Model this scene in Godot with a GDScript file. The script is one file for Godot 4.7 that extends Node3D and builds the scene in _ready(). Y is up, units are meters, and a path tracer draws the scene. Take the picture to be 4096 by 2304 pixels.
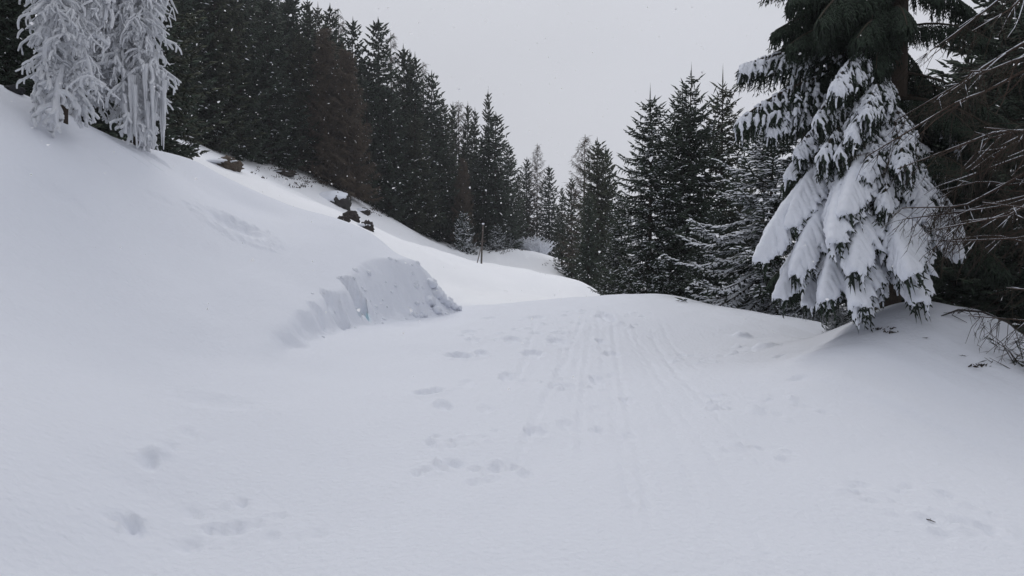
extends Node3D
# A snowed-over mountain track between spruces in light snowfall. x is to the right, the track runs along -z ("d" is the distance along -z), y is up.

const EYE := Vector3(0, 1.6, 0)
const PITCH := 0.0349
const FOCAL := 770.3

var names := {}
var M := {}
var xs := PackedFloat32Array()
var ds := PackedFloat32Array()
var hh := PackedFloat32Array()
var tint := PackedFloat32Array()
var nx := 0
var nd := 0
var noise := FastNoiseLite.new()
var rng := RandomNumberGenerator.new()

# ---------------------------------------------------------------- mesh builder
class MB:
	var v := PackedVector3Array()
	var n := PackedVector3Array()
	var c := PackedColorArray()
	var i := PackedInt32Array()

	func spindle(a: Vector3, b: Vector3, r: float, col: Color, at := 0.4) -> void:
		var ax := b - a
		var u := ax.cross(Vector3.UP)
		if u.length_squared() < 1e-8:
			u = Vector3.RIGHT
		u = u.normalized()
		var w := u.cross(ax).normalized()
		var m := a + ax * at
		var k := v.size()
		var d1 := w
		var d2 := w * -0.5 + u * 0.866
		var d3 := w * -0.5 - u * 0.866
		var t := ax.normalized()
		v.append(a); v.append(m + d1 * r); v.append(m + d2 * r); v.append(m + d3 * r); v.append(b)
		n.append((w * 0.8 - t * 0.3).normalized()); n.append(d1); n.append(d2); n.append(d3); n.append((t + w * 0.6).normalized())
		for j in 5:
			c.append(col)
		i.append_array([k, k + 1, k + 2, k, k + 2, k + 3, k, k + 3, k + 1, k + 4, k + 2, k + 1, k + 4, k + 3, k + 2, k + 4, k + 1, k + 3])

	func tube(p: PackedVector3Array, rad: PackedFloat32Array, sides: int, col: Color, capped := true) -> void:
		var k := v.size()
		var rows := p.size()
		var ref := Vector3(0.31, 0.2, 0.93)
		var t0 := (p[rows - 1] - p[0]).normalized()
		if absf(t0.dot(ref)) > 0.9:
			ref = Vector3.RIGHT
		for r in rows:
			var t := (p[mini(r + 1, rows - 1)] - p[maxi(r - 1, 0)]).normalized()
			var u := t.cross(ref).normalized()
			var w := u.cross(t)
			for s in sides:
				var a := TAU * s / sides
				var dir := u * cos(a) + w * sin(a)
				v.append(p[r] + dir * rad[r]); n.append(dir); c.append(col)
		for r in rows - 1:
			for s in sides:
				var a := k + r * sides + s
				var b := k + r * sides + (s + 1) % sides
				i.append_array([a, b, a + sides, b, b + sides, a + sides])
		if capped:
			var t1 := (p[rows - 1] - p[rows - 2]).normalized()
			var e := v.size()
			v.append(p[rows - 1] + t1 * rad[rows - 1] * 0.6); n.append(t1); c.append(col)
			var base := k + (rows - 1) * sides
			for s in sides:
				i.append_array([base + s, base + (s + 1) % sides, e])

	func lump(at: Vector3, size: Vector3, seed_: int, rough: float, col: Color, nseg := 16, flat := 0.0, freq := 1.4) -> void:
		var nz := FastNoiseLite.new()
		nz.seed = seed_
		nz.frequency = freq
		nz.fractal_octaves = 3
		var k := v.size()
		var rows := nseg / 2
		for r in rows + 1:
			var th := PI * r / rows
			for s in nseg + 1:
				var ph := TAU * (s % nseg) / nseg
				var d := Vector3(sin(th) * cos(ph), cos(th), sin(th) * sin(ph))
				var q := 1.0 + rough * nz.get_noise_3dv(d)
				if flat > 0.0:
					q = lerpf(q, snappedf(q, 0.14), flat)
				v.append(at + d * q * size); n.append(d); c.append(col)
		for r in rows:
			for s in nseg:
				var a := k + r * (nseg + 1) + s
				var b := a + nseg + 1
				i.append_array([a, b, a + 1, a + 1, b, b + 1])
		renormal(k)

	func renormal(from: int) -> void:
		# smooth normals from the faces, joined by place
		var sums := {}
		for f in range(0, i.size(), 3):
			if i[f] < from:
				continue
			var g := (v[i[f + 2]] - v[i[f]]).cross(v[i[f + 1]] - v[i[f]])
			for j in 3:
				var key := (v[i[f + j]] * 1000.0).round()
				sums[key] = sums.get(key, Vector3.ZERO) + g
		for j in range(from, v.size()):
			var s: Vector3 = sums.get((v[j] * 1000.0).round(), n[j])
			if s.length_squared() > 1e-14:
				n[j] = s.normalized()

	func mesh(mat: Material) -> ArrayMesh:
		var m := ArrayMesh.new()
		if v.is_empty():
			return m
		var a := []
		a.resize(Mesh.ARRAY_MAX)
		a[Mesh.ARRAY_VERTEX] = v; a[Mesh.ARRAY_NORMAL] = n; a[Mesh.ARRAY_COLOR] = c; a[Mesh.ARRAY_INDEX] = i
		m.add_surface_from_arrays(Mesh.PRIMITIVE_TRIANGLES, a)
		m.surface_set_material(0, mat)
		return m

# ---------------------------------------------------------------- scene tree helpers
func numbered(called: String) -> String:
	var k: int = names.get(called, 0)
	names[called] = k + 1
	return called if k == 0 else "%s_%03d" % [called, k]

func thing(called: String, label: String, category: String, at := Vector3.ZERO, turn := 0.0, size := Vector3.ONE, group := "") -> Node3D:
	var o := Node3D.new()
	o.name = numbered(called)
	add_child(o, true)
	o.transform = Transform3D(Basis(Vector3.UP, turn).scaled_local(size), at)
	o.set_meta("label", label)
	o.set_meta("category", category)
	if group:
		o.set_meta("group", group)
	return o

func part(called: String, mesh: Mesh, parent: Node3D, kind := "") -> MeshInstance3D:
	var o := MeshInstance3D.new()
	o.name = called
	o.mesh = mesh
	parent.add_child(o, true)
	if kind:
		o.set_meta("kind", kind)
	return o

func single(called: String, mesh: Mesh, label: String, category: String, at := Vector3.ZERO, turn := 0.0, size := Vector3.ONE, group := "") -> MeshInstance3D:
	var o := MeshInstance3D.new()
	o.name = numbered(called)
	o.mesh = mesh
	add_child(o, true)
	o.transform = Transform3D(Basis(Vector3.UP, turn).scaled_local(size), at)
	o.set_meta("label", label)
	o.set_meta("category", category)
	if group:
		o.set_meta("group", group)
	return o

func rf(a: float, b: float) -> float:
	return rng.randf_range(a, b)

func at(px: float, py: float, d: float) -> Vector3:
	var dir := Vector3((px - 512.0) / FOCAL, -(py - 288.0) / FOCAL, -1.0).rotated(Vector3.RIGHT, -PITCH)
	return EYE + dir * (d / -dir.z)

# ---------------------------------------------------------------- ground
func tps(points: Array) -> PackedFloat64Array:
	# thin-plate spline through (x, d, y): weights, then the plane's three numbers
	var n := points.size()
	var m := []
	for i in n + 3:
		var row := PackedFloat64Array()
		row.resize(n + 4)
		m.append(row)
	for i in n:
		for j in n:
			var q := Vector2(points[i].x - points[j].x, points[i].y - points[j].y).length_squared()
			m[i][j] = (0.5 * q * log(q) if q > 1e-9 else 0.0) + (0.03 if i == j else 0.0)
		m[i][n] = 1.0; m[i][n + 1] = points[i].x; m[i][n + 2] = points[i].y
		m[n][i] = 1.0; m[n + 1][i] = points[i].x; m[n + 2][i] = points[i].y
		m[i][n + 3] = points[i].z
	var size := n + 3
	for col in size:
		var best := col
		for r in range(col + 1, size):
			if absf(m[r][col]) > absf(m[best][col]):
				best = r
		var tmp = m[col]; m[col] = m[best]; m[best] = tmp
		var prow: PackedFloat64Array = m[col]
		for r in range(col + 1, size):
			var row: PackedFloat64Array = m[r]
			var f := row[col] / prow[col]
			if f != 0.0:
				for k in range(col, size + 1):
					row[k] -= f * prow[k]
				m[r] = row
	var out := PackedFloat64Array()
	out.resize(size)
	for r in range(size - 1, -1, -1):
		var s: float = m[r][size]
		for k in range(r + 1, size):
			s -= m[r][k] * out[k]
		out[r] = s / m[r][r]
	return out

func tps_at(points: PackedVector3Array, w: PackedFloat64Array, x: float, d: float) -> float:
	var n := points.size()
	var s := w[n] + w[n + 1] * x + w[n + 2] * d
	for i in n:
		var dx := points[i].x - x
		var dd := points[i].y - d
		var q := dx * dx + dd * dd
		if q > 1e-9:
			s += w[i] * 0.5 * q * log(q)
	return s

func axis(lo: float, a: float, b: float, hi: float, step: float, g0: float, g1: float) -> PackedFloat32Array:
	var left: Array[float] = []
	var p := a
	var s := step
	while p > lo:
		s *= g0
		p -= s
		left.push_front(p)
	var out := PackedFloat32Array(left)
	p = a
	while p < b:
		out.append(p)
		p += step
	s = step
	while p < hi:
		out.append(p)
		s *= g1
		p += s
	out.append(p)
	while out.size() % 5 != 1:
		s *= g1
		p += s
		out.append(p)
	return out

func edge_x(d: float) -> float:
	# where the cut foot of the left bank runs
	const E: Array[Vector2] = [Vector2(-40, -1.9), Vector2(6, -1.95), Vector2(8.3, -2.6), Vector2(9.4, -2.8), Vector2(10.6, -2.68), Vector2(11.8, -2.5), Vector2(13.5, -2.28), Vector2(14.6, -1.78), Vector2(15.4, -1.35), Vector2(15.9, -1.15), Vector2(16.6, -1.5), Vector2(18, -2.6), Vector2(20, -3.6), Vector2(24, -6), Vector2(60, -9)]
	for k in E.size() - 1:
		if d < E[k + 1].x:
			return lerpf(E[k].y, E[k + 1].y, (d - E[k].x) / (E[k + 1].x - E[k].x))
	return -9.0

func make_heights() -> void:
	xs = axis(-150, -3.6, 5.4, 150, 0.036, 1.05, 1.05)
	ds = axis(-45, 3.3, 17.4, 260, 0.045, 1.12, 1.04)
	nx = xs.size()
	nd = ds.size()
	var ga := PackedVector3Array([
		# the track up to its crest
		Vector3(0, -8, -0.5), Vector3(0, 1, -0.1), Vector3(0, 4, 0), Vector3(0, 8, 0.24), Vector3(0, 12, 0.49), Vector3(0.5, 15, 0.66), Vector3(-2, 4, 0), Vector3(-2, 9, 0.3), Vector3(-2.2, 13, 0.52),
		Vector3(2.5, 5, 0.03), Vector3(2.5, 9, 0.3), Vector3(2.2, 13, 0.56), Vector3(2.1, 17.5, 0.81), Vector3(3.7, 17.5, 0.81), Vector3(0.1, 17.5, 0.69), Vector3(-1.26, 16.5, 0.56), Vector3(4.1, 15.6, 0.69), Vector3(4.8, 14.6, 0.61), Vector3(5.1, 13.6, 0.58), Vector3(5.7, 12.8, 0.45), Vector3(4.9, 12.0, 0.36),
		Vector3(3.6, 11, 0.38), Vector3(3.6, 4.6, -0.12), Vector3(4, 6.3, 0.02), Vector3(5.5, 5.3, -0.12), Vector3(8, 3, -0.6),
		# the mound on the right
		Vector3(4.6, 8.9, 1.1), Vector3(4.1, 9.2, 0.88), Vector3(3.86, 9.4, 0.62), Vector3(5.3, 9, 1.04), Vector3(5.7, 9, 0.9), Vector3(6.1, 9, 0.5), Vector3(5, 10, 0.95), Vector3(5.2, 11.2, 0.4), Vector3(3.95, 7.6, 0.44), Vector3(4.6, 7.4, 0.46), Vector3(5.3, 7.8, 0.58), Vector3(6.6, 8, 0.0), Vector3(8, 9, -0.7), Vector3(7, 12, -0.5), Vector3(9, 6, -0.5),
		# the fall to the right behind the crest
		Vector3(6.5, 15, -0.2), Vector3(4.5, 19, 0.25), Vector3(5, 22, -0.6), Vector3(8, 20, -1.6), Vector3(10, 26, -3.2), Vector3(16, 20, -5), Vector3(14, 10, -3), Vector3(30, 20, -11), Vector3(40, 60, -16), Vector3(70, 30, -28), Vector3(60, -20, -24), Vector3(110, 120, -45),
		# the dip and the track beyond
		Vector3(0, 20, 0.42), Vector3(2, 21, 0.4), Vector3(2.9, 25, 0.3), Vector3(0, 26, 0.32), Vector3(1.4, 32, 0.58), Vector3(3.3, 33, 0.52), Vector3(3.2, 41, 0.66), Vector3(0.5, 41, 0.75), Vector3(-1.9, 47, 0.93), Vector3(5, 33, -0.9), Vector3(5, 42, -0.8), Vector3(8, 38, -3),
		Vector3(0.4, 60, 2.6), Vector3(2.2, 58, 2.25), Vector3(3.4, 56, 1.9), Vector3(3.8, 50, 0.7), Vector3(1.8, 50, 1.1), Vector3(5.2, 55, 0.4), Vector3(8, 60, -2), Vector3(3, 75, 2.4), Vector3(6, 95, 1), Vector3(0, 100, 4),
		# the hillside on the left
		Vector3(-1.5, 20, 0.43), Vector3(-2.4, 23, 0.85), Vector3(-3, 25, 1.25), Vector3(-4.4, 26, 2.2), Vector3(-6.5, 26, 3.05), Vector3(-9.4, 28, 4.4), Vector3(-12.7, 30, 5.9), Vector3(-4.2, 57, 2.6), Vector3(-6.4, 54, 3.7), Vector3(-8.8, 52, 5.2), Vector3(-12.1, 48, 6.96), Vector3(-15, 45, 7.5), Vector3(-17.7, 42, 8.5),
		Vector3(-4, 40, 1.8), Vector3(-6, 20, 1.2), Vector3(-9, 18, 2.5), Vector3(-12, 12, 4.6), Vector3(-30, 50, 14.5), Vector3(-30, 15, 12), Vector3(-50, 70, 24), Vector3(-25, 95, 13), Vector3(-80, 140, 40), Vector3(-60, -10, 24), Vector3(-5, 5, 1.2), Vector3(-5, 12, 1.4), Vector3(-12, -10, 4.2), Vector3(-110, 40, 50), Vector3(0, 200, 12), Vector3(60, 220, -20)])
	var gb := PackedVector3Array([
		# the bank: its foot, the top of the cut, its slope, its ridge
		Vector3(-1.5, 3, 0.0), Vector3(-1.5, 6, 0.14), Vector3(-1.6, 8, 0.3), Vector3(-2.95, 9.2, 0.64), Vector3(-2.85, 10.4, 0.86), Vector3(-2.75, 11.6, 1.04), Vector3(-2.4, 13.2, 1.24), Vector3(-1.8, 14.9, 1.54), Vector3(-1.55, 15.4, 1.44), Vector3(-1.25, 15.9, 1.05),
		Vector3(-2.3, 16, 1.66), Vector3(-2.87, 16.5, 2.1), Vector3(-3.67, 17, 2.3), Vector3(-4.77, 17.5, 2.5), Vector3(-5.7, 17, 3.08), Vector3(-6.2, 16.5, 3.4), Vector3(-6.75, 16, 3.74), Vector3(-7.1, 15, 3.78), Vector3(-7.4, 13, 4.0), Vector3(-8, 12, 4.34), Vector3(-9, 9, 4.6), Vector3(-9, 5, 4.3), Vector3(-9, -3, 4.2),
		Vector3(-3.3, 5, 0.68), Vector3(-5.3, 8, 1.75), Vector3(-6.65, 10, 3.04), Vector3(-3.06, 6.5, 0.46), Vector3(-3.3, 8.2, 0.6), Vector3(-3.7, 9, 0.97), Vector3(-4.6, 9, 1.4), Vector3(-3.5, 11, 1.28), Vector3(-4.5, 11, 1.78), Vector3(-6, 11, 2.75), Vector3(-3.25, 13, 1.62), Vector3(-4.25, 13, 2.12), Vector3(-5.5, 13, 2.75), Vector3(-2.6, 15, 1.84), Vector3(-3.5, 15, 2.25), Vector3(-5.1, 15, 2.62), Vector3(-2.6, 2, 0.2), Vector3(-5, 3, 1.6), Vector3(-3, -8, 0.2),
		Vector3(-7.9, 18, 2.9), Vector3(-6.5, 19.5, 1.9), Vector3(-4.6, 19.5, 1.2), Vector3(-2.6, 18, 0.8), Vector3(-12, 12, 4.9), Vector3(-12, 4, 5.2), Vector3(-20, 6, 8.2), Vector3(-30, -10, 12)])
	var wa := tps(Array(ga))
	var wb := tps(Array(gb))
	# splines at every fifth line, Catmull-Rom in between
	var cx := (nx - 1) / 5 + 1
	var cd := (nd - 1) / 5 + 1
	var ca := PackedFloat32Array()
	var cb := PackedFloat32Array()
	ca.resize(cx * cd)
	cb.resize(cx * cd)
	for j in cd:
		for i in cx:
			var x := xs[i * 5]
			var d := ds[j * 5]
			ca[j * cx + i] = tps_at(ga, wa, x, d)
			if x < 1.0 and d < 40.0 and x > -60.0 and d > -46.0:
				cb[j * cx + i] = tps_at(gb, wb, x, d)
			else:
				cb[j * cx + i] = ca[j * cx + i]
	var wt := []
	for k in 5:
		var t := k / 5.0
		wt.append([0.5 * (-t + 2 * t * t - t * t * t), 0.5 * (2 - 5 * t * t + 3 * t * t * t), 0.5 * (t + 4 * t * t - 3 * t * t * t), 0.5 * (-t * t + t * t * t)])
	var fa := refine(ca, cx, cd, wt)
	var fb := refine(cb, cx, cd, wt)
	hh.resize(nx * nd)
	tint.resize(nx * nd)
	noise.seed = 5
	noise.frequency = 1.0
	noise.fractal_octaves = 3
	for j in nd:
		var d := ds[j]
		var e := edge_x(d) + 0.1 * noise.get_noise_2d(d * 0.9, 3.0) 
		var soft := lerpf(1.5, 0.3, smoothstep(7.6, 9.3, d))
		soft = lerpf(soft, 0.8, smoothstep(11.5, 14.5, d))
		soft = lerpf(soft, 1.6, smoothstep(16.0, 19.0, d))
		var back := 1.0 - smoothstep(17.2, 21.5, d)
		for i in nx:
			var x := xs[i]
			var q := j * nx + i
			var h := fa[q]
			if x < 1.0 and d < 22.0:
				var crumble := 0.0
				if d > 8.6 and d < 17.5 and absf(x - e) < 0.6:
					crumble = (0.07 * noise.get_noise_2d(x * 2.2, d * 2.2) + 0.02 * noise.get_noise_2d(x * 6.0 + 20.0, d * 5.0)) * smoothstep(8.6, 9.8, d)
				var m := smoothstep(0.0, 1.0, clampf((e - x + crumble) / soft + 0.25, 0.0, 1.0)) * back
				var near_left := 1.0 - smoothstep(9.0, 24.0, -x)
				h = lerpf(h, fb[q], m * maxf(near_left, 0.0))
			# soft rolls of wind-packed snow, coarser far off
			h += 0.035 * noise.get_noise_2d(x * 0.35 + 7.0, d * 0.3) + 0.012 * noise.get_noise_2d(x * 1.1, d * 0.8 + 40.0)
			if d > 18.0 or x < -8.0:
				h += 0.16 * noise.get_noise_2d(x * 0.22, d * 0.22 + 90.0) * smoothstep(18.0, 30.0, maxf(d, -x * 2.0))
			hh[q] = h

func refine(c: PackedFloat32Array, cx: int, cd: int, wt: Array) -> PackedFloat32Array:
	var mid := PackedFloat32Array()
	mid.resize(nx * cd)
	for j in cd:
		for i in nx:
			var k := i / 5
			var w: Array = wt[i % 5]
			mid[j * nx + i] = w[0] * c[j * cx + maxi(k - 1, 0)] + w[1] * c[j * cx + k] + w[2] * c[j * cx + mini(k + 1, cx - 1)] + w[3] * c[j * cx + mini(k + 2, cx - 1)]
	var out := PackedFloat32Array()
	out.resize(nx * nd)
	for j in nd:
		var k := j / 5
		var w: Array = wt[j % 5]
		var w0: float = w[0]
		var w1: float = w[1]
		var w2: float = w[2]
		var w3: float = w[3]
		var a := maxi(k - 1, 0) * nx
		var b := k * nx
		var e := mini(k + 1, cd - 1) * nx
		var f := mini(k + 2, cd - 1) * nx
		for i in nx:
			out[j * nx + i] = w0 * mid[a + i] + w1 * mid[b + i] + w2 * mid[e + i] + w3 * mid[f + i]
	return out

func find(a: PackedFloat32Array, x: float) -> int:
	return clampi(a.bsearch(x) - 1, 0, a.size() - 2)

func height(x: float, d: float) -> float:
	var i := find(xs, x)
	var j := find(ds, d)
	var u := clampf((x - xs[i]) / (xs[i + 1] - xs[i]), 0, 1)
	var t := clampf((d - ds[j]) / (ds[j + 1] - ds[j]), 0, 1)
	return lerpf(lerpf(hh[j * nx + i], hh[j * nx + i + 1], u), lerpf(hh[(j + 1) * nx + i], hh[(j + 1) * nx + i + 1], u), t)

func ground(x: float, d: float, sink := 0.0) -> Vector3:
	return Vector3(x, height(x, d) - sink, -d)

func hit(px: float, py: float, from := 2.5) -> Vector3:
	# the place of the ground that is seen there
	var d := from
	while d < 200.0:
		var p := at(px, py, d)
		if p.y < height(p.x, d):
			for k in 12:
				p = at(px, py, d)
				d += (0.5 if p.y > height(p.x, d) else -0.5) * 0.06 / (k + 1) * maxf(1.0, d * 0.1)
			return ground(p.x, d)
		d += 0.04 + d * 0.004
	return at(px, py, 100)

func dent(x: float, d: float, a: float, b: float, turn: float, depth: float, rim: float, flat := 0.5, seed_ := 0.0) -> void:
	# an oval print pressed into the snow, with a low rim
	var reach := maxf(a, b) * 1.7
	var i0 := find(xs, x - reach)
	var i1 := find(xs, x + reach) + 1
	var j0 := find(ds, d - reach)
	var j1 := find(ds, d + reach) + 1
	var co := cos(turn)
	var si := sin(turn)
	for j in range(j0, j1 + 1):
		for i in range(i0, i1 + 1):
			var dx := xs[i] - x
			var dd := ds[j] - d
			var u := (dx * co + dd * si) / a
			var w := (-dx * si + dd * co) / b
			var r := sqrt(u * u + w * w) * (1.0 + 0.3 * noise.get_noise_2d(dx * 6.0 + seed_ * 13.0, dd * 6.0 + seed_))
			var k := 0.0
			if r < 1.0:
				k = -depth * (1.0 - smoothstep(flat, 1.0, r))
			if rim != 0.0 and r > 0.75 and r < 1.6:
				k += rim * sin(PI * (r - 0.75) / 0.85) * (0.6 + 0.8 * noise.get_noise_2d(dx * 9.0 + seed_ * 3.0, dd * 9.0))
			hh[j * nx + i] += k

func groove(line: PackedVector2Array, width: float, depth: float, ridge := 0.4) -> void:
	# a ski track: the deepest of overlapping cuts counts
	var low := {}
	for s in line.size() - 1:
		var n := int(line[s].distance_to(line[s + 1]) / 0.03) + 1
		for k in n:
			var p := line[s].lerp(line[s + 1], k / float(n))
			p.x += 0.012 * noise.get_noise_2d(p.y * 1.5, width * 90.0)
			var fade := 0.6 + 0.7 * noise.get_noise_2d(p.y * 0.8 + width * 300.0, p.x)
			var reach := width * 1.5
			for j in range(find(ds, p.y - 0.03), find(ds, p.y + 0.03) + 1):
				for i in range(find(xs, p.x - reach), find(xs, p.x + reach) + 2):
					var r := absf(xs[i] - p.x) / width
					var h := -depth * (1.0 - smoothstep(0.3, 0.62, r)) + depth * ridge * maxf(0.0, sin(PI * clampf((r - 0.55) / 0.75, 0, 1)))
					h *= maxf(fade, 0.0)
					var q := j * nx + i
					if not low.has(q) or absf(h) > absf(low[q]):
						low[q] = h
	for q in low:
		hh[q] += low[q]

func track(pixels: Array, width: float, depth: float) -> void:
	var line := PackedVector2Array()
	for p in pixels:
		var w := hit(p[0] * 0.3975, p[1] * 0.3975)
		line.append(Vector2(w.x, -w.z))
	var c := Curve2D.new()
	for k in line.size():
		var t := (line[mini(k + 1, line.size() - 1)] - line[maxi(k - 1, 0)]) * 0.17
		c.add_point(line[k], -t, t)
	groove(c.tessellate(4, 2), width, depth)

func ground_relief() -> void:
	rng.seed = 77
	# ski tracks fanning out from the crest
	for t in [[[1600, 850], [1650, 940], [1700, 1080], [1760, 1250], [1830, 1430]], [[1570, 810], [1625, 930], [1680, 1060], [1740, 1240], [1800, 1440]], [[1500, 790], [1530, 980], [1550, 1100], [1575, 1230]], [[1490, 810], [1470, 930], [1462, 1060], [1468, 1150]], [[1465, 800], [1400, 950], [1330, 1090], [1290, 1190]], [[1440, 830], [1410, 960]], [[1350, 800], [1330, 870], [1300, 960]], [[1540, 800], [1560, 950], [1610, 1180], [1640, 1300]], [[1660, 800], [1690, 870], [1760, 930]], [[1620, 870], [1690, 1000], [1850, 1240], [1960, 1449]], [[1640, 850], [1760, 1000], [1930, 1180]], [[1380, 820], [1420, 850], [1390, 980]], [[1455, 900], [1440, 1010]], [[1520, 830], [1545, 1000], [1580, 1160], [1590, 1280]]]:
		track(t, rf(0.04, 0.065), rf(0.009, 0.02))
	for k in 12:
		var x := rf(1400, 1640)
		var e := (x - 1500) * 1.6
		track([[x, rf(790, 830)], [x + e * 0.25, 930], [x + e * 0.8, rf(1080, 1200)]], rf(0.03, 0.05), rf(0.003, 0.007))
	# boot prints
	var n := 0
	for f in [[1155, 895, 0.34, 0.13, 0.7, 0.07], [1212, 888, 0.2, 0.13, 0.2, 0.05], [1080, 985, 0.26, 0.13, -0.9, 0.055], [1115, 1022, 0.2, 0.12, 0.3, 0.045], [1275, 950, 0.16, 0.2, 0.2, 0.05], [1505, 958, 0.15, 0.2, 0.1, 0.045], [1350, 1085, 0.17, 0.10, 0.2, 0.035], [1430, 1075, 0.14, 0.16, 0.3, 0.03], [1505, 1083, 0.1, 0.07, 0.3, 0.035], [1220, 1030, 0.16, 0.1, 0.0, 0.02], [1340, 890, 0.3, 0.16, 0.1, 0.05], [1290, 855, 0.3, 0.16, 0.1, 0.045], [1405, 860, 0.3, 0.2, 0.2, 0.05], [1525, 797, 0.25, 0.34, 0.1, 0.07], [1512, 860, 0.14, 0.16, 0.1, 0.05], [1540, 890, 0.25, 0.14, 0.1, 0.04], [1420, 972, 0.34, 0.12, 0.4, 0.04], [1190, 855, 0.24, 0.14, 0.0, 0.035], [1180, 835, 0.24, 0.12, 0.0, 0.03], [1175, 965, 0.16, 0.18, 0.1, 0.025], [1500, 1030, 0.2, 0.1, 0.1, 0.015], [1580, 1100, 0.14, 0.06, 0.0, 0.02], [1230, 800, 0.3, 0.14, 0, 0.03], [1350, 800, 0.3, 0.2, 0, 0.04], [1580, 1010, 0.16, 0.08, 0.0, 0.02], [1545, 945, 0.2, 0.1, 0.0, 0.02]]:
		var p := hit(f[0] * 0.3975, f[1] * 0.3975)
		n += 1
		dent(p.x, -p.z, f[2] * 0.52, f[3] * 1.7, f[4] * 0.6, f[5] * 1.0, f[5] * 0.35, 0.5, n)
	# trampled, clotted places
	for f in [[1180, 1105, 0.35], [1090, 1180, 0.22], [610, 1330, 0.45], [1860, 1010, 0.45], [1900, 1135, 0.35], [330, 1330, 0.1], [1480, 800, 1.2], [1320, 840, 1.0], [2300, 1260, 0.5], [1230, 1190, 0.3], [1880, 880, 0.5], [1420, 965, 0.6], [1990, 1030, 0.4], [1750, 900, 0.5], [2420, 1330, 0.4]]:
		var p := hit(f[0] * 0.3975, f[1] * 0.3975)
		for k in int(34 * f[2]) + 8:
			n += 1
			var a := rf(0, TAU)
			var r: float = sqrt(rng.randf()) * f[2]
			var s := rf(0.035, 0.1)
			dent(p.x + cos(a) * r, -p.z + sin(a) * r * 0.8, s, s * rf(0.6, 1.1), rf(0, 3), rf(-0.04, 0.045), 0.0, 0.2, n)
	# a few round hollows and lumps: slid clods on the left slope, snowballs on the right
	for f in [[478, 1090, 0.08, 0.13, 0.6, 0.035, 0.015], [492, 1100, 0.07, 0.1, 0.4, -0.03, 0.0], [400, 1140, 0.12, 0.13, 0.5, -0.045, 0.0], [372, 1160, 0.07, 0.14, 0.4, 0.045, 0.012], [425, 1120, 0.07, 0.1, 0.7, 0.03, 0.0], [590, 565, 0.5, 0.4, 0.2, 0.13, 0.05], [540, 1010, 0.4, 0.3, 0.3, 0.03, 0.01], [1868, 845, 0.2, 0.16, 0.1, -0.08, 0.0], [1925, 875, 0.24, 0.2, 0.1, -0.07, 0.0], [1965, 895, 0.1, 0.1, 0.1, 0.05, 0.0], [330, 1330, 0.05, 0.05, 0, 0.04, 0.01], [575, 1330, 0.16, 0.1, 0.3, 0.04, 0.01], [400, 405, 0.2, 0.1, 0.1, -0.09, 0.0], [385, 414, 0.16, 0.06, 0.1, 0.08, 0.0], [290, 360, 0.14, 0.1, 0, 0.04, 0.0], [345, 400, 0.14, 0.1, 0, 0.05, 0.0], [400, 500, 0.25, 0.16, 0.4, 0.02, 0.0], [2010, 950, 0.14, 0.1, 0, 0.04, 0.0], [250, 400, 0.1, 0.08, 0, 0.04, 0.0], [130, 480, 0.5, 0.3, 0.3, 0.05, 0.0], [1235, 545, 0.3, 0.3, 0, 0.1, 0.0]]:
		var p := hit(f[0] * 0.3975, f[1] * 0.3975)
		n += 1
		dent(p.x, -p.z, f[2], f[3], f[4], f[5], f[6], 0.25, n)
	# holes broken into the bank above its cut
	for f in [[893, 728, 0.2, 0.3, 0.0, 0.42], [843, 760, 0.22, 0.24, 0.2, 0.2], [796, 783, 0.13, 0.16, 0.5, 0.08]]:
		var p := hit(f[0] * 0.3975, f[1] * 0.3975)
		n += 1
		dent(p.x, -p.z, f[2], f[3], f[4], f[5], 0.0, 0.7, n)
		if f[5] > 0.2:
			scatter_tint(p.x + 0.03, -p.z, 0.22)  # paints the scattered cyan light into the hole
	# wind ripples across the lower right, running with the slope
	for j in nd:
		if ds[j] < 2.0 or ds[j] > 14.0:
			continue
		for i in nx:
			var x := xs[i]
			if x < 1.4 or x > 9.0:
				continue
			var k := smoothstep(1.6, 3.2, x - 0.08 * ds[j])
			hh[j * nx + i] += k * 0.03 * noise.get_noise_2d(x * 1.9 + ds[j] * 1.1, ds[j] * 0.18 - x * 0.12)

func scatter_tint(x: float, d: float, r: float) -> void:
	for j in range(find(ds, d - r), find(ds, d + r) + 1):
		for i in range(find(xs, x - r), find(xs, x + r) + 1):
			var q := Vector2(xs[i] - x - 0.06, ds[j] - d).length() / r
			tint[j * nx + i] = maxf(tint[j * nx + i], 1.0 - smoothstep(0.3, 0.9, q))

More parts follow.
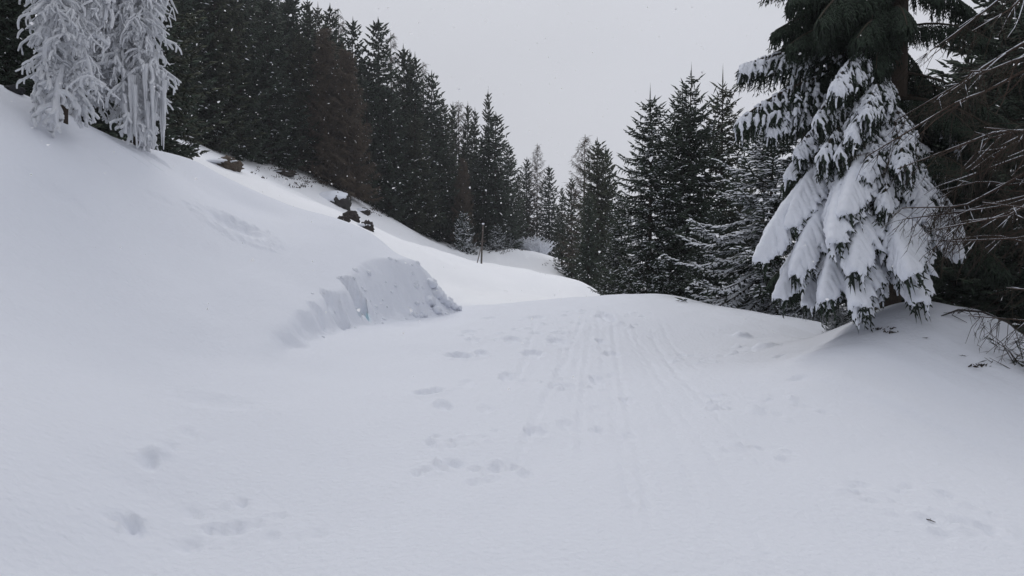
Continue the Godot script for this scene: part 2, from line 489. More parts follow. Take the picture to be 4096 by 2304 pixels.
func make_ground() -> void:
	var v := PackedVector3Array()
	var n := PackedVector3Array()
	var c := PackedColorArray()
	var ix := PackedInt32Array()
	v.resize(nx * nd)
	n.resize(nx * nd)
	c.resize(nx * nd)
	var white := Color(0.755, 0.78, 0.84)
	var lighter := Color(0.91, 0.925, 0.955)  # lightened colour standing in for stronger light on the far slope
	var scatter_cyan := Color(0.52, 0.77, 0.84)  # cyan of light scattered inside the holes, painted into the snow colour
	for j in nd:
		var j0 := maxi(j - 1, 0)
		var j1 := mini(j + 1, nd - 1)
		for i in nx:
			var q := j * nx + i
			var i0 := maxi(i - 1, 0)
			var i1 := mini(i + 1, nx - 1)
			v[q] = Vector3(xs[i], hh[q], -ds[j])
			n[q] = Vector3(-(hh[j * nx + i1] - hh[j * nx + i0]) / (xs[i1] - xs[i0]), 1.0, (hh[j1 * nx + i] - hh[j0 * nx + i]) / (ds[j1] - ds[j0])).normalized()
			# painted brightness: snow beyond the crest is lightened to set off the bank
			c[q] = white.lerp(lighter, smoothstep(18.0, 23.0, ds[j] + 1.5 * noise.get_noise_2d(xs[i] * 0.5, ds[j] * 0.5))).lerp(scatter_cyan, tint[q])
	ix.resize((nx - 1) * (nd - 1) * 6)
	var k := 0
	for j in nd - 1:
		for i in nx - 1:
			var a := j * nx + i
			# d grows away from the eye: clockwise seen from above
			ix[k] = a; ix[k + 1] = a + nx; ix[k + 2] = a + 1
			ix[k + 3] = a + 1; ix[k + 4] = a + nx; ix[k + 5] = a + nx + 1
			k += 6
	var b := MB.new()
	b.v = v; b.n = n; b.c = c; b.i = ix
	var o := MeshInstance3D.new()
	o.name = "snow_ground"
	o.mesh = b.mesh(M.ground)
	add_child(o)
	o.set_meta("kind", "structure")
	o.set_meta("label", "snow covered ground with a trodden ski track, a steep bank and open slopes")

# ---------------------------------------------------------------- materials
func grain(freq: float, seed_: int) -> NoiseTexture2D:
	var f := FastNoiseLite.new()
	f.seed = seed_
	f.frequency = freq
	f.fractal_octaves = 4
	var t := NoiseTexture2D.new()
	t.width = 512
	t.height = 512
	t.seamless = true
	t.noise = f
	return t

func mat(called: String, rough: float, spec := 0.4) -> StandardMaterial3D:
	var m := StandardMaterial3D.new()
	m.resource_name = called
	m.vertex_color_use_as_albedo = true
	m.roughness = rough
	m.metallic_specular = spec
	return m

func make_materials() -> void:
	M.ground = mat("snow surface", 0.85, 0.25)
	M.ground.heightmap_enabled = true
	M.ground.heightmap_texture = grain(0.03, 3)
	M.ground.heightmap_scale = 0.8
	M.ground.uv1_triplanar = true
	M.ground.uv1_world_triplanar = true
	M.ground.uv1_scale = Vector3(0.9, 0.9, 0.9)
	M.snow = mat("fresh snow", 0.85, 0.25)
	M.snow.heightmap_enabled = true
	M.snow.heightmap_texture = grain(0.05, 8)
	M.snow.heightmap_scale = 0.6
	M.snow.uv1_triplanar = true
	M.snow.uv1_scale = Vector3(2.5, 2.5, 2.5)
	M.rime = mat("rime", 0.6, 0.35)
	M.rime.heightmap_enabled = true
	M.rime.heightmap_texture = M.snow.heightmap_texture
	M.rime.heightmap_scale = 1.2
	M.rime.uv1_triplanar = true
	M.rime.uv1_scale = Vector3(5, 5, 5)
	M.needles = mat("needles", 0.8, 0.3)
	M.bark = mat("bark", 0.9, 0.2)
	M.bark.heightmap_enabled = true
	M.bark.heightmap_texture = grain(0.04, 12)
	M.bark.heightmap_scale = 2.0
	M.bark.uv1_triplanar = true
	M.bark.uv1_scale = Vector3(3, 0.8, 3)
	M.rock = mat("rock", 0.9, 0.3)
	M.rock.heightmap_enabled = true
	M.rock.heightmap_texture = M.bark.heightmap_texture
	M.rock.heightmap_scale = 3.0
	M.rock.uv1_triplanar = true
	M.wood = mat("weathered wood", 0.85, 0.3)
	M.clod = mat("clods of snow", 0.85, 0.25)
	M.flake = mat("snowflake", 0.9, 0.2)
	M.flake.backlight_enabled = true
	M.flake.backlight = Color(1, 1, 1)


func _ready() -> void:
	make_camera_and_light()
	make_materials()
	make_heights()
	ground_relief()
	make_ground()
	make_forest()
	make_right_group()
	make_drooping_spruce()
	make_right_larch()
	make_rimed_trees()
	make_post()
	make_rocks()
	make_snow_blocks()
	make_litter()
	make_snowfall()

func make_camera_and_light() -> void:
	var cam := Camera3D.new()
	cam.name = "camera"
	cam.position = EYE
	cam.rotation.x = -PITCH
	cam.fov = rad_to_deg(2.0 * atan(288.0 / FOCAL))
	cam.near = 0.05
	cam.far = 800.0
	add_child(cam)
	# an even overcast: a little brighter overhead, faintly mottled
	var im := Image.create(512, 256, false, Image.FORMAT_RGBF)
	var mottle := FastNoiseLite.new()
	mottle.seed = 6
	mottle.frequency = 1.6
	mottle.fractal_octaves = 4
	var low := Color8(216, 218, 225).srgb_to_linear()
	var high := Color8(225, 228, 236).srgb_to_linear()
	for y in 256:
		var el := PI * (0.5 - (y + 0.5) / 256.0)
		var base := low.lerp(high, clampf(sin(maxf(el, 0.0)), 0, 1))
		for x in 512:
			var a := TAU * x / 512.0
			var k := 1.0 + 0.06 * mottle.get_noise_3d(cos(el) * cos(a), sin(el) * 1.8, cos(el) * sin(a))
			im.set_pixel(x, y, Color(base.r * k, base.g * k, base.b * k))
	var sky_mat := PanoramaSkyMaterial.new()
	sky_mat.panorama = ImageTexture.create_from_image(im)
	var sky := Sky.new()
	sky.sky_material = sky_mat
	var env := Environment.new()
	env.background_mode = Environment.BG_SKY
	env.sky = sky
	env.tonemap_mode = Environment.TONE_MAPPER_LINEAR
	env.tonemap_exposure = 1.0
	env.fog_enabled = true
	env.fog_density = 0.0011
	env.fog_light_color = Color8(206, 208, 215)
	env.sdfgi_enabled = true
	env.ssao_enabled = true
	env.ssil_enabled = true
	var w := WorldEnvironment.new()
	w.name = "world"
	w.environment = env
	add_child(w)
	var sun := DirectionalLight3D.new()
	sun.name = "sun"
	sun.light_color = Color(1.0, 0.98, 0.95)
	sun.light_energy = 0.3
	sun.light_angular_distance = 30.0
	sun.rotation = Vector3(deg_to_rad(-46), deg_to_rad(-158), 0)
	sun.shadow_enabled = true
	add_child(sun)

# ---------------------------------------------------------------- conifers
func leaf_color(g: float, warm := 0.0) -> Color:
	var k := rf(0.6, 1.5) * g
	return Color(lerpf(0.030, 0.06, warm) * k, lerpf(0.042, 0.048, warm) * k, lerpf(0.030, 0.024, warm) * k)

const FROST := Color(0.88, 0.895, 0.93)
const WHITE := Color(0.80, 0.825, 0.885)

func spruce(o: Dictionary) -> Dictionary:
	# o: h, r (crown radius), low (bare trunk), gap (between whorls), step (between twigs), twig, fat, sag, snow, warm, sub, shape, seed
	rng.seed = o.seed
	var fol := MB.new()
	var sno := MB.new()
	var tru := MB.new()
	var h: float = o.h
	var low: float = o.get("low", 0.4)
	var snow: float = o.get("snow", 0.0)
	var warm: float = o.get("warm", 0.0)
	var sub: int = o.get("sub", 0)
	var fat: float = o.fat
	var sfat: float = o.get("snow_fat", 1.0)
	var bend := Vector3(rf(-0.12, 0.12), 0, rf(-0.12, 0.12))
	var line := PackedVector3Array()
	var rad := PackedFloat32Array()
	for k in 9:
		var t := k / 8.0
		line.append(bend * sin(t * 3.0) * t + Vector3(0, h * t - (0.5 if k == 0 else 0.0), 0))
		rad.append(lerpf(h * 0.016, 0.012, pow(t, 0.8)))
	tru.tube(line, rad, 7, Color(0.055, 0.045, 0.038))
	var y := low
	var spin := 0.0
	while y < h - 0.1:
		var t := (y - low) / (h - low)
		var reach: float = o.r * (pow(1.0 - t, float(o.get("shape", 0.8))) * lerpf(0.72, 1.0, smoothstep(0.0, 0.16, t))) + 0.10
		var count := 4 if t > 0.85 else (5 if t > 0.5 else 6) + int(o.get("more", 0))
		spin += rf(0.3, 1.2)
		for b in count:
			var az := spin + TAU * b / count + rf(-0.35, 0.35)
			var L := reach * rf(0.62, 1.16)
			if rng.randf() < 0.07:
				L *= rf(0.3, 0.6)
			var out := Vector3(cos(az), 0, sin(az))
			var side := Vector3(-sin(az), 0, cos(az))
			var e := lerpf(-0.28, 0.75, pow(t, 1.6)) + rf(-0.12, 0.12)
			var sag: float = o.get("sag", 0.25) * (1.0 - t * 0.7)
			var y0 := y + rf(-0.5, 0.5) * float(o.gap)
			var root := bend * sin(y0 / h * 3.0) * (y0 / h) + Vector3(0, y0, 0)
			var n := maxi(3, int(L / float(o.step)))
			var prev := root
			var wood := PackedVector3Array()
			var wr := PackedFloat32Array()
			var snowy := snow * lerpf(1.0, 0.45, t) * rf(0.2, 1.5)
			for k in n + 1:
				var s := float(k) / n
				var p := root + out * (s * L) + Vector3(0, s * L * sin(e) - sag * L * sin(s * 2.6) * s + 0.22 * L * s * s * s * (1.0 - t), 0)
				if k % maxi(1, n / 4) == 0 or k == n:
					wood.append(p)
					wr.append(lerpf(0.010 + 0.009 * L, 0.006, s))
				if s > 0.12:
					var fwd := (p - prev).normalized()
					for sd in [-1.0, 1.0]:
						var tl: float = float(o.twig) * (1.0 - 0.5 * s) * rf(0.6, 1.25) * minf(1.0, 0.45 + L / float(o.r))
						var dir: Vector3 = (fwd * rf(0.5, 0.9) + side * sd * rf(0.6, 1.0) + Vector3(0, rf(-0.5, 0.12), 0)).normalized()
						var q := p + dir * tl
						var col := leaf_color(1.0, warm)
						fol.spindle(p, q, fat * rf(0.75, 1.25), col)
						if sub > 0:
							for z in sub:
								var f := rf(0.2, 0.8)
								var m := p.lerp(q, f)
								var sd2 := 1.0 if z % 2 == 0 else -1.0
								var d2 := (dir * 0.8 + dir.cross(Vector3.UP) * sd2 * rf(0.5, 0.9) + Vector3(0, rf(-0.45, 0.1), 0)).normalized()
								var l2 := tl * rf(0.3, 0.55)
								fol.spindle(m, m + d2 * l2, fat * rf(0.6, 0.9), leaf_color(1.05, warm))
								if rng.randf() < snowy * 0.9:
									sno.spindle(m + Vector3(0, fat * 0.55, 0), m + d2 * l2 * 0.92 + Vector3(0, fat * 0.45, 0), fat * sfat * rf(0.5, 0.95), WHITE)
						if rng.randf() < snowy * lerpf(0.7, 1.15, s):
							sno.spindle(p + Vector3(0, fat * 0.5, 0), q - dir * tl * rf(0.0, 0.2) + Vector3(0, fat * 0.5, 0), fat * sfat * rf(0.55, 1.05), WHITE)
					# hanging twig
					if rng.randf() < 0.5:
						var hl: float = float(o.twig) * rf(0.3, 0.75)
						fol.spindle(p, p + Vector3(rf(-0.1, 0.1), -hl, rf(-0.1, 0.1)) + fwd * 0.05, fat * 0.8, leaf_color(0.9, warm))
				prev = p
			fol.spindle(prev, prev + (out + Vector3(0, 0.25 + 0.5 * t, 0)).normalized() * float(o.twig) * 0.8, fat, leaf_color(1.1, warm))
			if wood.size() > 1:
				tru.tube(wood, wr, 3, Color(0.045, 0.036, 0.03), false)
		y += float(o.gap) * lerpf(1.0, 0.7, t) * rf(0.8, 1.2)
	# the leader
	var top := line[8]
	fol.spindle(top - Vector3(0, 0.3, 0), top + Vector3(0, float(o.get("leader", 0.35)), 0), fat * 0.8, leaf_color(1.0, warm))
	for k in 4:
		var az := k * TAU / 4 + 0.4
		fol.spindle(top - Vector3(0, 0.08, 0), top + Vector3(cos(az) * 0.2, 0.1, sin(az) * 0.2), fat * 0.7, leaf_color(1.0, warm))
	return {"trunk": tru.mesh(M.bark), "crown": fol.mesh(M.needles), "snow": sno.mesh(M.snow)}

func larch(o: Dictionary) -> Dictionary:
	# a bare larch: thin limbs that sweep out and up, hung with fine twigs
	rng.seed = o.seed
	var tru := MB.new()
	var tw := MB.new()
	var sno := MB.new()
	var h: float = o.h
	var line := PackedVector3Array()
	var rad := PackedFloat32Array()
	var lean := Vector3(rf(-0.2, 0.2), 0, rf(-0.2, 0.2))
	for k in 9:
		var t := k / 8.0
		line.append(lean * t * t + Vector3(0, h * t - (0.5 if k == 0 else 0.0), 0))
		rad.append(lerpf(h * 0.013, 0.015, pow(t, 0.9)))
	tru.tube(line, rad, 7, Color(0.10, 0.082, 0.07))
	var y: float = o.get("low", h * 0.18)
	var tone: float = o.get("tone", 1.0)
	while y < h - 0.15:
		var t := y / h
		var L: float = o.r * pow(1.0 - t, 0.75) * rf(0.55, 1.15) + 0.15
		var az := rf(0, TAU)
		var out := Vector3(cos(az), 0, sin(az))
		var side := Vector3(-sin(az), 0, cos(az))
		var e := lerpf(-0.25, 0.6, t) + rf(-0.15, 0.15)
		var root := lean * t * t + Vector3(0, y, 0)
		var pts := PackedVector3Array()
		var rr := PackedFloat32Array()
		for k in 6:
			var s := k / 5.0
			pts.append(root + out * (L * s) + Vector3(0, L * (sin(e) * s - 0.28 * s * (1.0 - s) * 1.6 + 0.12 * s * s), 0) + side * L * 0.08 * sin(s * 4.0 + az))
			rr.append(lerpf(0.012 + 0.008 * L, 0.006, s))
		tru.tube(pts, rr, 4, Color(0.10, 0.082, 0.07) * tone, false)
		var n := int(L / float(o.step))
		for k in n:
			var s := rf(0.12, 1.0)
			var f := s * 4.999
			var p := pts[int(f)].lerp(pts[int(f) + 1], f - int(f))
			var dir := (out * rf(0.1, 0.8) + side * rf(-1.0, 1.0) + Vector3(0, rf(-0.9, 0.25), 0)).normalized()
			var tl := rf(0.2, 0.6) * float(o.twig)
			var kk := rf(0.65, 1.35) * tone
			tw.spindle(p, p + dir * tl + Vector3(0, -0.05, 0), float(o.fine) * rf(0.7, 1.3), Color(0.090 * kk, 0.070 * kk, 0.052 * kk), 0.2)
			if rng.randf() < float(o.get("snow", 0.0)):
				sno.spindle(p + Vector3(0, 0.01, 0), p + dir * tl * 0.8 + Vector3(0, 0.012, 0), float(o.fine) * 1.1, WHITE, 0.3)
		y += float(o.gap) * rf(0.6, 1.4)
	return {"trunk": tru.mesh(M.bark), "crown": tw.mesh(M.needles), "snow": sno.mesh(M.snow)}

func plant(kind: Dictionary, called: String, label: String, category: String, where: Vector3, turn: float, size: Vector3, group := "") -> Node3D:
	var o := thing(called, label, category, where, turn, size, group)
	part("trunk", kind.trunk, o)
	part("crown", kind.crown, o)
	if kind.snow.get_surface_count():
		part("snow_cover", kind.snow, o, "stuff")
	return o

func tree_at(kind: Dictionary, kh: float, px: float, py: float, d: float, wide: float, called: String, label: String, category: String, group := "") -> Node3D:
	# a tree whose top is seen at (px, py) at distance d, standing on the ground there
	var top := at(px, py, d)
	var base := ground(top.x, d, 0.1)
	var k := (top.y - base.y) / kh
	return plant(kind, called, label, category, base, rf(0, TAU), Vector3(k * wide, k, k * wide), group)

func make_forest() -> void:
	var far := []
	for k in 5:
		far.append(spruce({"h": 12.0, "r": [2.2, 1.85, 2.4, 1.7, 2.1][k], "low": [0.5, 0.8, 0.4, 1.6, 0.6][k], "gap": 0.36, "step": 0.17, "twig": 0.5, "fat": 0.075, "sag": [0.3, 0.22, 0.35, 0.2, 0.3][k], "snow": 0.05, "warm": [0.0, 0.15, 0.0, 0.1, 0.25][k], "shape": [0.75, 0.8, 0.7, 0.85, 0.65][k], "more": 1, "leader": 0.55, "seed": 100 + k}))
	var bare := [larch({"h": 11.0, "r": 1.8, "gap": 0.075, "step": 0.035, "twig": 0.9, "fine": 0.014, "tone": 0.8, "seed": 201}), larch({"h": 11.0, "r": 2.4, "gap": 0.075, "step": 0.035, "twig": 1.0, "fine": 0.014, "tone": 0.75, "seed": 202})]
	var rusty := larch({"h": 11.0, "r": 2.1, "low": 0.6, "gap": 0.035, "step": 0.02, "twig": 1.0, "fine": 0.022, "tone": 0.9, "seed": 203})
	M.far = far
	M.bare = bare
	M.rusty = rusty
	rng.seed = 9
	var grp := "dark spruces of the hillside forest"
	# tops that show against the sky: [px, py, d, width, variant, label]
	for t in [
		[257, -30, 50, 1.2, 0, "tall dark spruce whose tip is cut off, leftmost of the forest edge against the sky"],
		[276, 5, 54, 0.8, 3, "thin spruce tip just right of the cut off spruce at the forest's sky edge"],
		[292, -6, 49, 1.25, 2, "broad dark spruce with shaggy shoulders reaching the top edge of the photo"],
		[307, -3, 52, 0.85, 1, "slim pointed spruce between the broad shaggy spruce and a stubby neighbour"],
		[318, 3, 53, 0.85, 4, "stubby spruce tip standing just left of the ragged tipped spruce on the skyline"],
		[330, 4, 50, 1.1, 0, "ragged topped spruce beside the highest bare larch on the forest skyline"],
		[353, 18, 51, 1.0, 2, "dark spruce with a forked looking tip right of the highest bare larch"],
		[378, 18, 52, 1.15, 2, "spruce with open see-through boughs and a clear pointed tip on the forest skyline"],
		[403, 45, 54, 1.0, 1, "slender spruce right of the second bare larch on the forest skyline"],
		[410, 50, 56, 0.8, 3, "left one of two thin twin spruce tips on the forest's falling skyline"],
		[415, 53, 54, 0.9, 0, "right one of two thin twin spruce tips on the forest's falling skyline"],
		[432, 71, 55, 1.05, 2, "full spruce with stepped boughs right of the third bare larch on the skyline"],
		[443, 98, 56, 0.9, 4, "lower blunt topped spruce on the falling skyline before the small twin tips"],
		[453, 102, 62, 0.8, 3, "small thin spruce tip beside a faint larch, low on the falling skyline"],
		[468, 102, 62, 0.75, 1, "left thin spruce of the pair left of the lone tall spruce"],
		[475, 108, 60, 0.8, 3, "right thin spruce of the pair left of the lone tall spruce"],
		[488, 90, 58, 0.72, 3, "lone tall narrow spruce with sparse top, highest at the forest's right end"],
		[496, 112, 57, 1.25, 2, "wide full spruce that ends the hillside forest beside the gap of sky"],
		[509, 142, 62, 1.0, 0, "lowest spruce at the right edge of the hillside forest above the far track"]]:
		tree_at(far[t[4]], 12.4, t[0], t[1], t[2], t[3], "spruce_tree", t[5], "tree", grp)
	for t in [[339, 8, 53, 0, "highest bare larch, pale and thin, on the hillside forest's skyline"], [391, 33, 55, 0, "second bare larch on the skyline, right of the open boughed spruce"], [424, 62, 57, 0, "third bare larch, faint and slim, low on the hillside forest's skyline"], [459, 100, 63, 1, "faintest bare larch between small spruce tips low on the skyline"]]:
		tree_at(bare[t[3]], 11.0, t[0], t[1], t[2], 0.8, "larch_tree", t[4], "tree", "bare larches on the forest skyline")
	tree_at(rusty, 11.0, 325, 26, 47, 0.95, "rusty_larch", "rusty brown larch standing tall in the dark hillside forest", "tree")
	tree_at(rusty, 11.0, 348, 48, 46, 1.0, "rusty_larch", "dull brown larch just right of and lower than the tall rusty larch", "tree")
	tree_at(rusty, 11.0, 463, 158, 54.5, 0.8, "rusty_larch", "small brown larch behind the white snowed spruce at the forest foot", "tree")
	# the wall of trees behind and below those tops; nothing tells these apart
	var placed := []
	var tries := 0
	while placed.size() < 95 and tries < 4000:
		tries += 1
		var d := rf(40, 78)
		var px := rf(60, 508)
		var line_y := [136.0, 170.0, 205.0, 245.0]
		var p := at(px, 200, d)
		# in front stands the forest's edge: from (-18, 42) to (-3, 60)
		var edge_d := 41.0 + (p.x + 18.0) * 1.05 + 1.2 * sin(p.x * 1.7)
		if d < edge_d + 1.0:
			continue
		var ok := true
		for q in placed:
			if Vector2(q.x - p.x, q.z - p.z).length() < 1.9:
				ok = false
				break
		if not ok:
			continue
		placed.append(p)
		var base := ground(p.x, d, 0.15)
		# keep under the skyline of the tops above
		var sky_y := lerpf(-60.0, 25.0, clampf((px - 240) / 110.0, 0, 1)) if px < 350 else lerpf(40.0, 165.0, (px - 350) / 160.0)
		var most := (at(px, sky_y + 14.0, d).y - base.y) / 12.4
		var k := minf(rf(0.8, 1.15), most)
		if k < 0.35:
			continue
		plant(far[rng.randi() % 5], "spruce_tree", "dark spruce inside the hillside forest, its crown merging with its neighbours", "tree", base, rf(0, TAU), Vector3(k * rf(0.9, 1.2), k, k * rf(0.9, 1.2)), "spruces deep in the hillside forest")
	# the front row of the forest, nearest to the slope
	for t in [[170, -60, 38, 1.1, 2, "dark spruce just right of the rimed curtain of icicles, its trunk foot bare"], [192, -70, 40, 1.2, 0, "tall spruce of the forest's front row above the bare trunk feet at left"], [214, -66, 41, 1.2, 4, "front row spruce standing above the brown rock on the snow slope"], [238, -40, 43, 1.2, 2, "front row spruce right of the one above the brown rock"], [268, -10, 45, 1.25, 0, "front row spruce with its lowest boughs over the littered snow patch"], [300, 30, 47, 1.2, 4, "front row spruce left of the snow capped boulder"], [338, 62, 48.5, 1.35, 2, "front row spruce with low spreading boughs right above the snow capped boulder"], [366, 78, 50, 1.1, 0, "front row spruce behind the small dark rocks on the slope"], [390, 88, 51, 1.25, 2, "front row spruce right of and lower than the boulder's spruces"], [415, 112, 52.5, 1.3, 4, "front row spruce with boughs almost touching the snow above the post's left"], [440, 140, 55, 1.1, 1, "short front row spruce left of the small brown larch"], [482, 135, 57, 1.1, 2, "front row spruce right of the small brown larch"]]:
		tree_at(far[t[4]], 12.4, t[0], t[1], t[2], t[3], "spruce_tree", t[5], "tree", "front row of the hillside forest")
	# the gap in the middle
	for t in [[527, 157, 68, 1.0, 0, "left spruce of the hazy clump in the gap, beside the bare larch"], [549, 165, 66, 1.0, 2, "right spruce of the hazy clump in the gap, beside the bare larch"], [518, 172, 66, 0.9, 4, "short hazy spruce at the left of the gap, touching the hillside forest"], [558, 205, 64, 1.0, 1, "low hazy spruce right of the clump in the gap"], [572, 176, 50, 0.9, 0, "small pointed spruce in front of the tall bare larch right of the gap"], [562, 186, 52, 0.8, 3, "lowest thin spruce just right of the gap of sky"], [597, 138, 42, 1.15, 4, "brownish thick spruce left of the three dark spruces"], [606, 146, 43, 0.9, 2, "slim spruce close behind the brownish thick spruce"], [588, 190, 39, 1.0, 0, "low dense spruce in front of the brownish thick spruce"]]:
		tree_at(far[t[4]], 12.4, t[0], t[1], t[2], t[3], "spruce_tree", t[5], "tree", "spruces round the gap where the track bends")
	tree_at(bare[1], 11.0, 537, 143, 67, 0.75, "larch_tree", "bare larch rising from the hazy clump in the middle gap", "tree", "bare larches by the track bend")
	tree_at(bare[1], 11.0, 584, 134, 46, 0.95, "larch_tree", "tall bare larch right of the gap with drooping thin branches", "tree", "bare larches by the track bend")
	tree_at(bare[0], 11.0, 763, 128, 30, 0.75, "larch_tree", "bare larch seen low between the dark spruces and the snowed right hand spruce", "tree", "bare larches by the track bend")
	# small snowed trees at the forest's foot
	var white := spruce({"h": 3.2, "r": 1.15, "low": 0.1, "gap": 0.2, "step": 0.1, "twig": 0.34, "fat": 0.055, "sag": 0.5, "snow": 1.0, "sub": 2, "shape": 0.8, "seed": 310})
	tree_at(white, 3.55, 463, 207, 53, 0.95, "young_spruce", "small young spruce loaded white with snow beside the marker post", "tree")
	tree_at(white, 3.55, 497, 222, 55, 1.3, "young_spruce", "low broad snowy spruce right of the post under the dark forest", "tree")
	tree_at(white, 3.55, 508, 224, 56.5, 1.1, "young_spruce", "second low snowy spruce tucked behind the broad one under the forest", "tree")
	for t in [[531, 236, 62, "white rimed bush on the far track's edge in the gap"], [541, 240, 61, "second white rimed bush, nearer to the hazy clump's right spruce"], [523, 240, 62, "leftmost white rimed bush beside the hillside forest's end"]]:
		var top := at(t[0], t[1], t[2])
		var base := ground(top.x, t[2], 0.1)
		single("rimed_bush", twig_bush(int(t[0]), maxf(top.y - base.y, 0.9)), t[3], "bush", base, 0.0, Vector3.ONE, "rimed bushes in the gap")

func twig_bush(seed_: int, h: float) -> ArrayMesh:
	rng.seed = seed_
	var b := MB.new()
	for k in 60:
		var az := rf(0, TAU)
		var q := Vector3(cos(az) * rf(0.1, 0.9), rf(0.5, 1.0), sin(az) * rf(0.1, 0.9)) * h
		var root := Vector3(cos(az), 0, sin(az)) * 0.1
		b.tube(PackedVector3Array([root, root.lerp(q, 0.5) + Vector3(0, h * 0.14, 0), q]), PackedFloat32Array([0.03, 0.028, 0.02]), 4, WHITE)
		for z in 7:
			var m := root.lerp(q, rf(0.3, 1.0)) + Vector3(0, h * 0.08, 0)
			b.spindle(m, m + Vector3(rf(-1, 1), rf(-0.7, 0.5), rf(-1, 1)).normalized() * rf(0.15, 0.4), 0.03, WHITE)
	return b.mesh(M.rime)

func make_right_group() -> void:
	var near := []
	for k in 3:
		near.append(spruce({"h": 9.0, "r": [2.3, 2.5, 1.9][k], "low": 0.3, "gap": 0.27, "step": 0.095, "twig": 0.42, "fat": 0.032, "sag": [0.25, 0.3, 0.2][k], "snow": [0.32, 0.15, 0.05][k], "warm": [0.0, 0.0, 0.3][k], "sub": 3, "shape": [0.72, 0.7, 0.75][k], "more": 1, "leader": 0.75, "seed": 400 + k}))
	M.near = near
	M.dim = []
	for k in 2:
		M.dim.append(spruce({"h": 9.0, "r": 2.2, "low": 0.2, "gap": 0.26, "step": 0.1, "twig": 0.42, "fat": 0.034, "sag": 0.35, "snow": 0.02, "sub": 3, "shape": 0.6, "more": 1, "seed": 440 + k}))
	rng.seed = 41
	tree_at(near[0], 9.5, 650, 88, 23, 1.05, "spruce_tree", "left spruce of the three dark spruces behind the crest, with snow on its low boughs", "tree", "three dark spruces behind the crest")
	tree_at(near[1], 9.5, 692, 68, 24, 1.0, "spruce_tree", "middle and tallest spruce of the three dark spruces behind the crest", "tree", "three dark spruces behind the crest")
	tree_at(near[1], 9.5, 683, 86, 24.6, 0.8, "spruce_tree", "second lower tip close against the tallest of the three dark spruces", "tree", "three dark spruces behind the crest")
	tree_at(near[2], 9.5, 723, 70, 25, 1.0, "spruce_tree", "right narrow spruce of the three dark spruces behind the crest", "tree", "three dark spruces behind the crest")
	tree_at(near[2], 9.5, 745, 150, 27, 1.1, "spruce_tree", "lower dark spruce behind the right one of the three", "tree", "three dark spruces behind the crest")
	tree_at(near[0], 9.5, 622, 190, 26, 1.1, "spruce_tree", "low spruce at the left foot of the three dark spruces", "tree", "three dark spruces behind the crest")
	tree_at(near[1], 9.5, 712, 205, 21, 1.2, "spruce_tree", "short dark spruce before the middle of the three spruces, half under the crest", "tree", "three dark spruces behind the crest")
	var dusted := spruce({"h": 6.0, "r": 2.5, "low": 0.15, "gap": 0.3, "step": 0.085, "twig": 0.42, "fat": 0.028, "sag": 0.4, "snow": 1.5, "snow_fat": 1.25, "sub": 4, "shape": 0.6, "more": 1, "seed": 420})
	tree_at(dusted, 6.4, 775, 108, 16.5, 1.3, "spruce_tree", "snow dusted spruce with level white boughs, left behind the big drooping spruce", "tree")
	tree_at(dusted, 6.4, 815, 190, 14.5, 0.8, "spruce_tree", "smaller snow dusted spruce hidden between the crest and the big drooping spruce", "tree")
	tree_at(dusted, 6.4, 836, 296, 12.3, 0.9, "young_spruce", "tiny snowy spruce poking out beside the mound's left foot", "tree")
	# dark spruces behind the mound
	for t in [[935, 92, 17, 1.2, 1, "dark spruce behind the mound, below the small patch of sky"], [1012, -60, 15, 1.3, 2, "tall dark spruce behind the mound at the photo's right edge"], [972, 40, 18, 1.2, 2, "dark spruce between the small sky patch and the right edge"], [905, 60, 16, 1.1, 1, "dark spruce close behind the big drooping spruce's trunk"], [1050, -40, 13, 1.3, 1, "dark spruce just past the photo's right edge above the mound"], [955, 190, 13.2, 1.3, 2, "short dense spruce right behind the mound's top"], [1000, 200, 12.5, 1.3, 1, "short dense spruce behind the mound's right end"]]:
		tree_at(M.dim[t[4] - 1], 9.5, t[0], t[1], t[2], t[3], "spruce_tree", t[5], "tree", "dark spruces behind the mound")

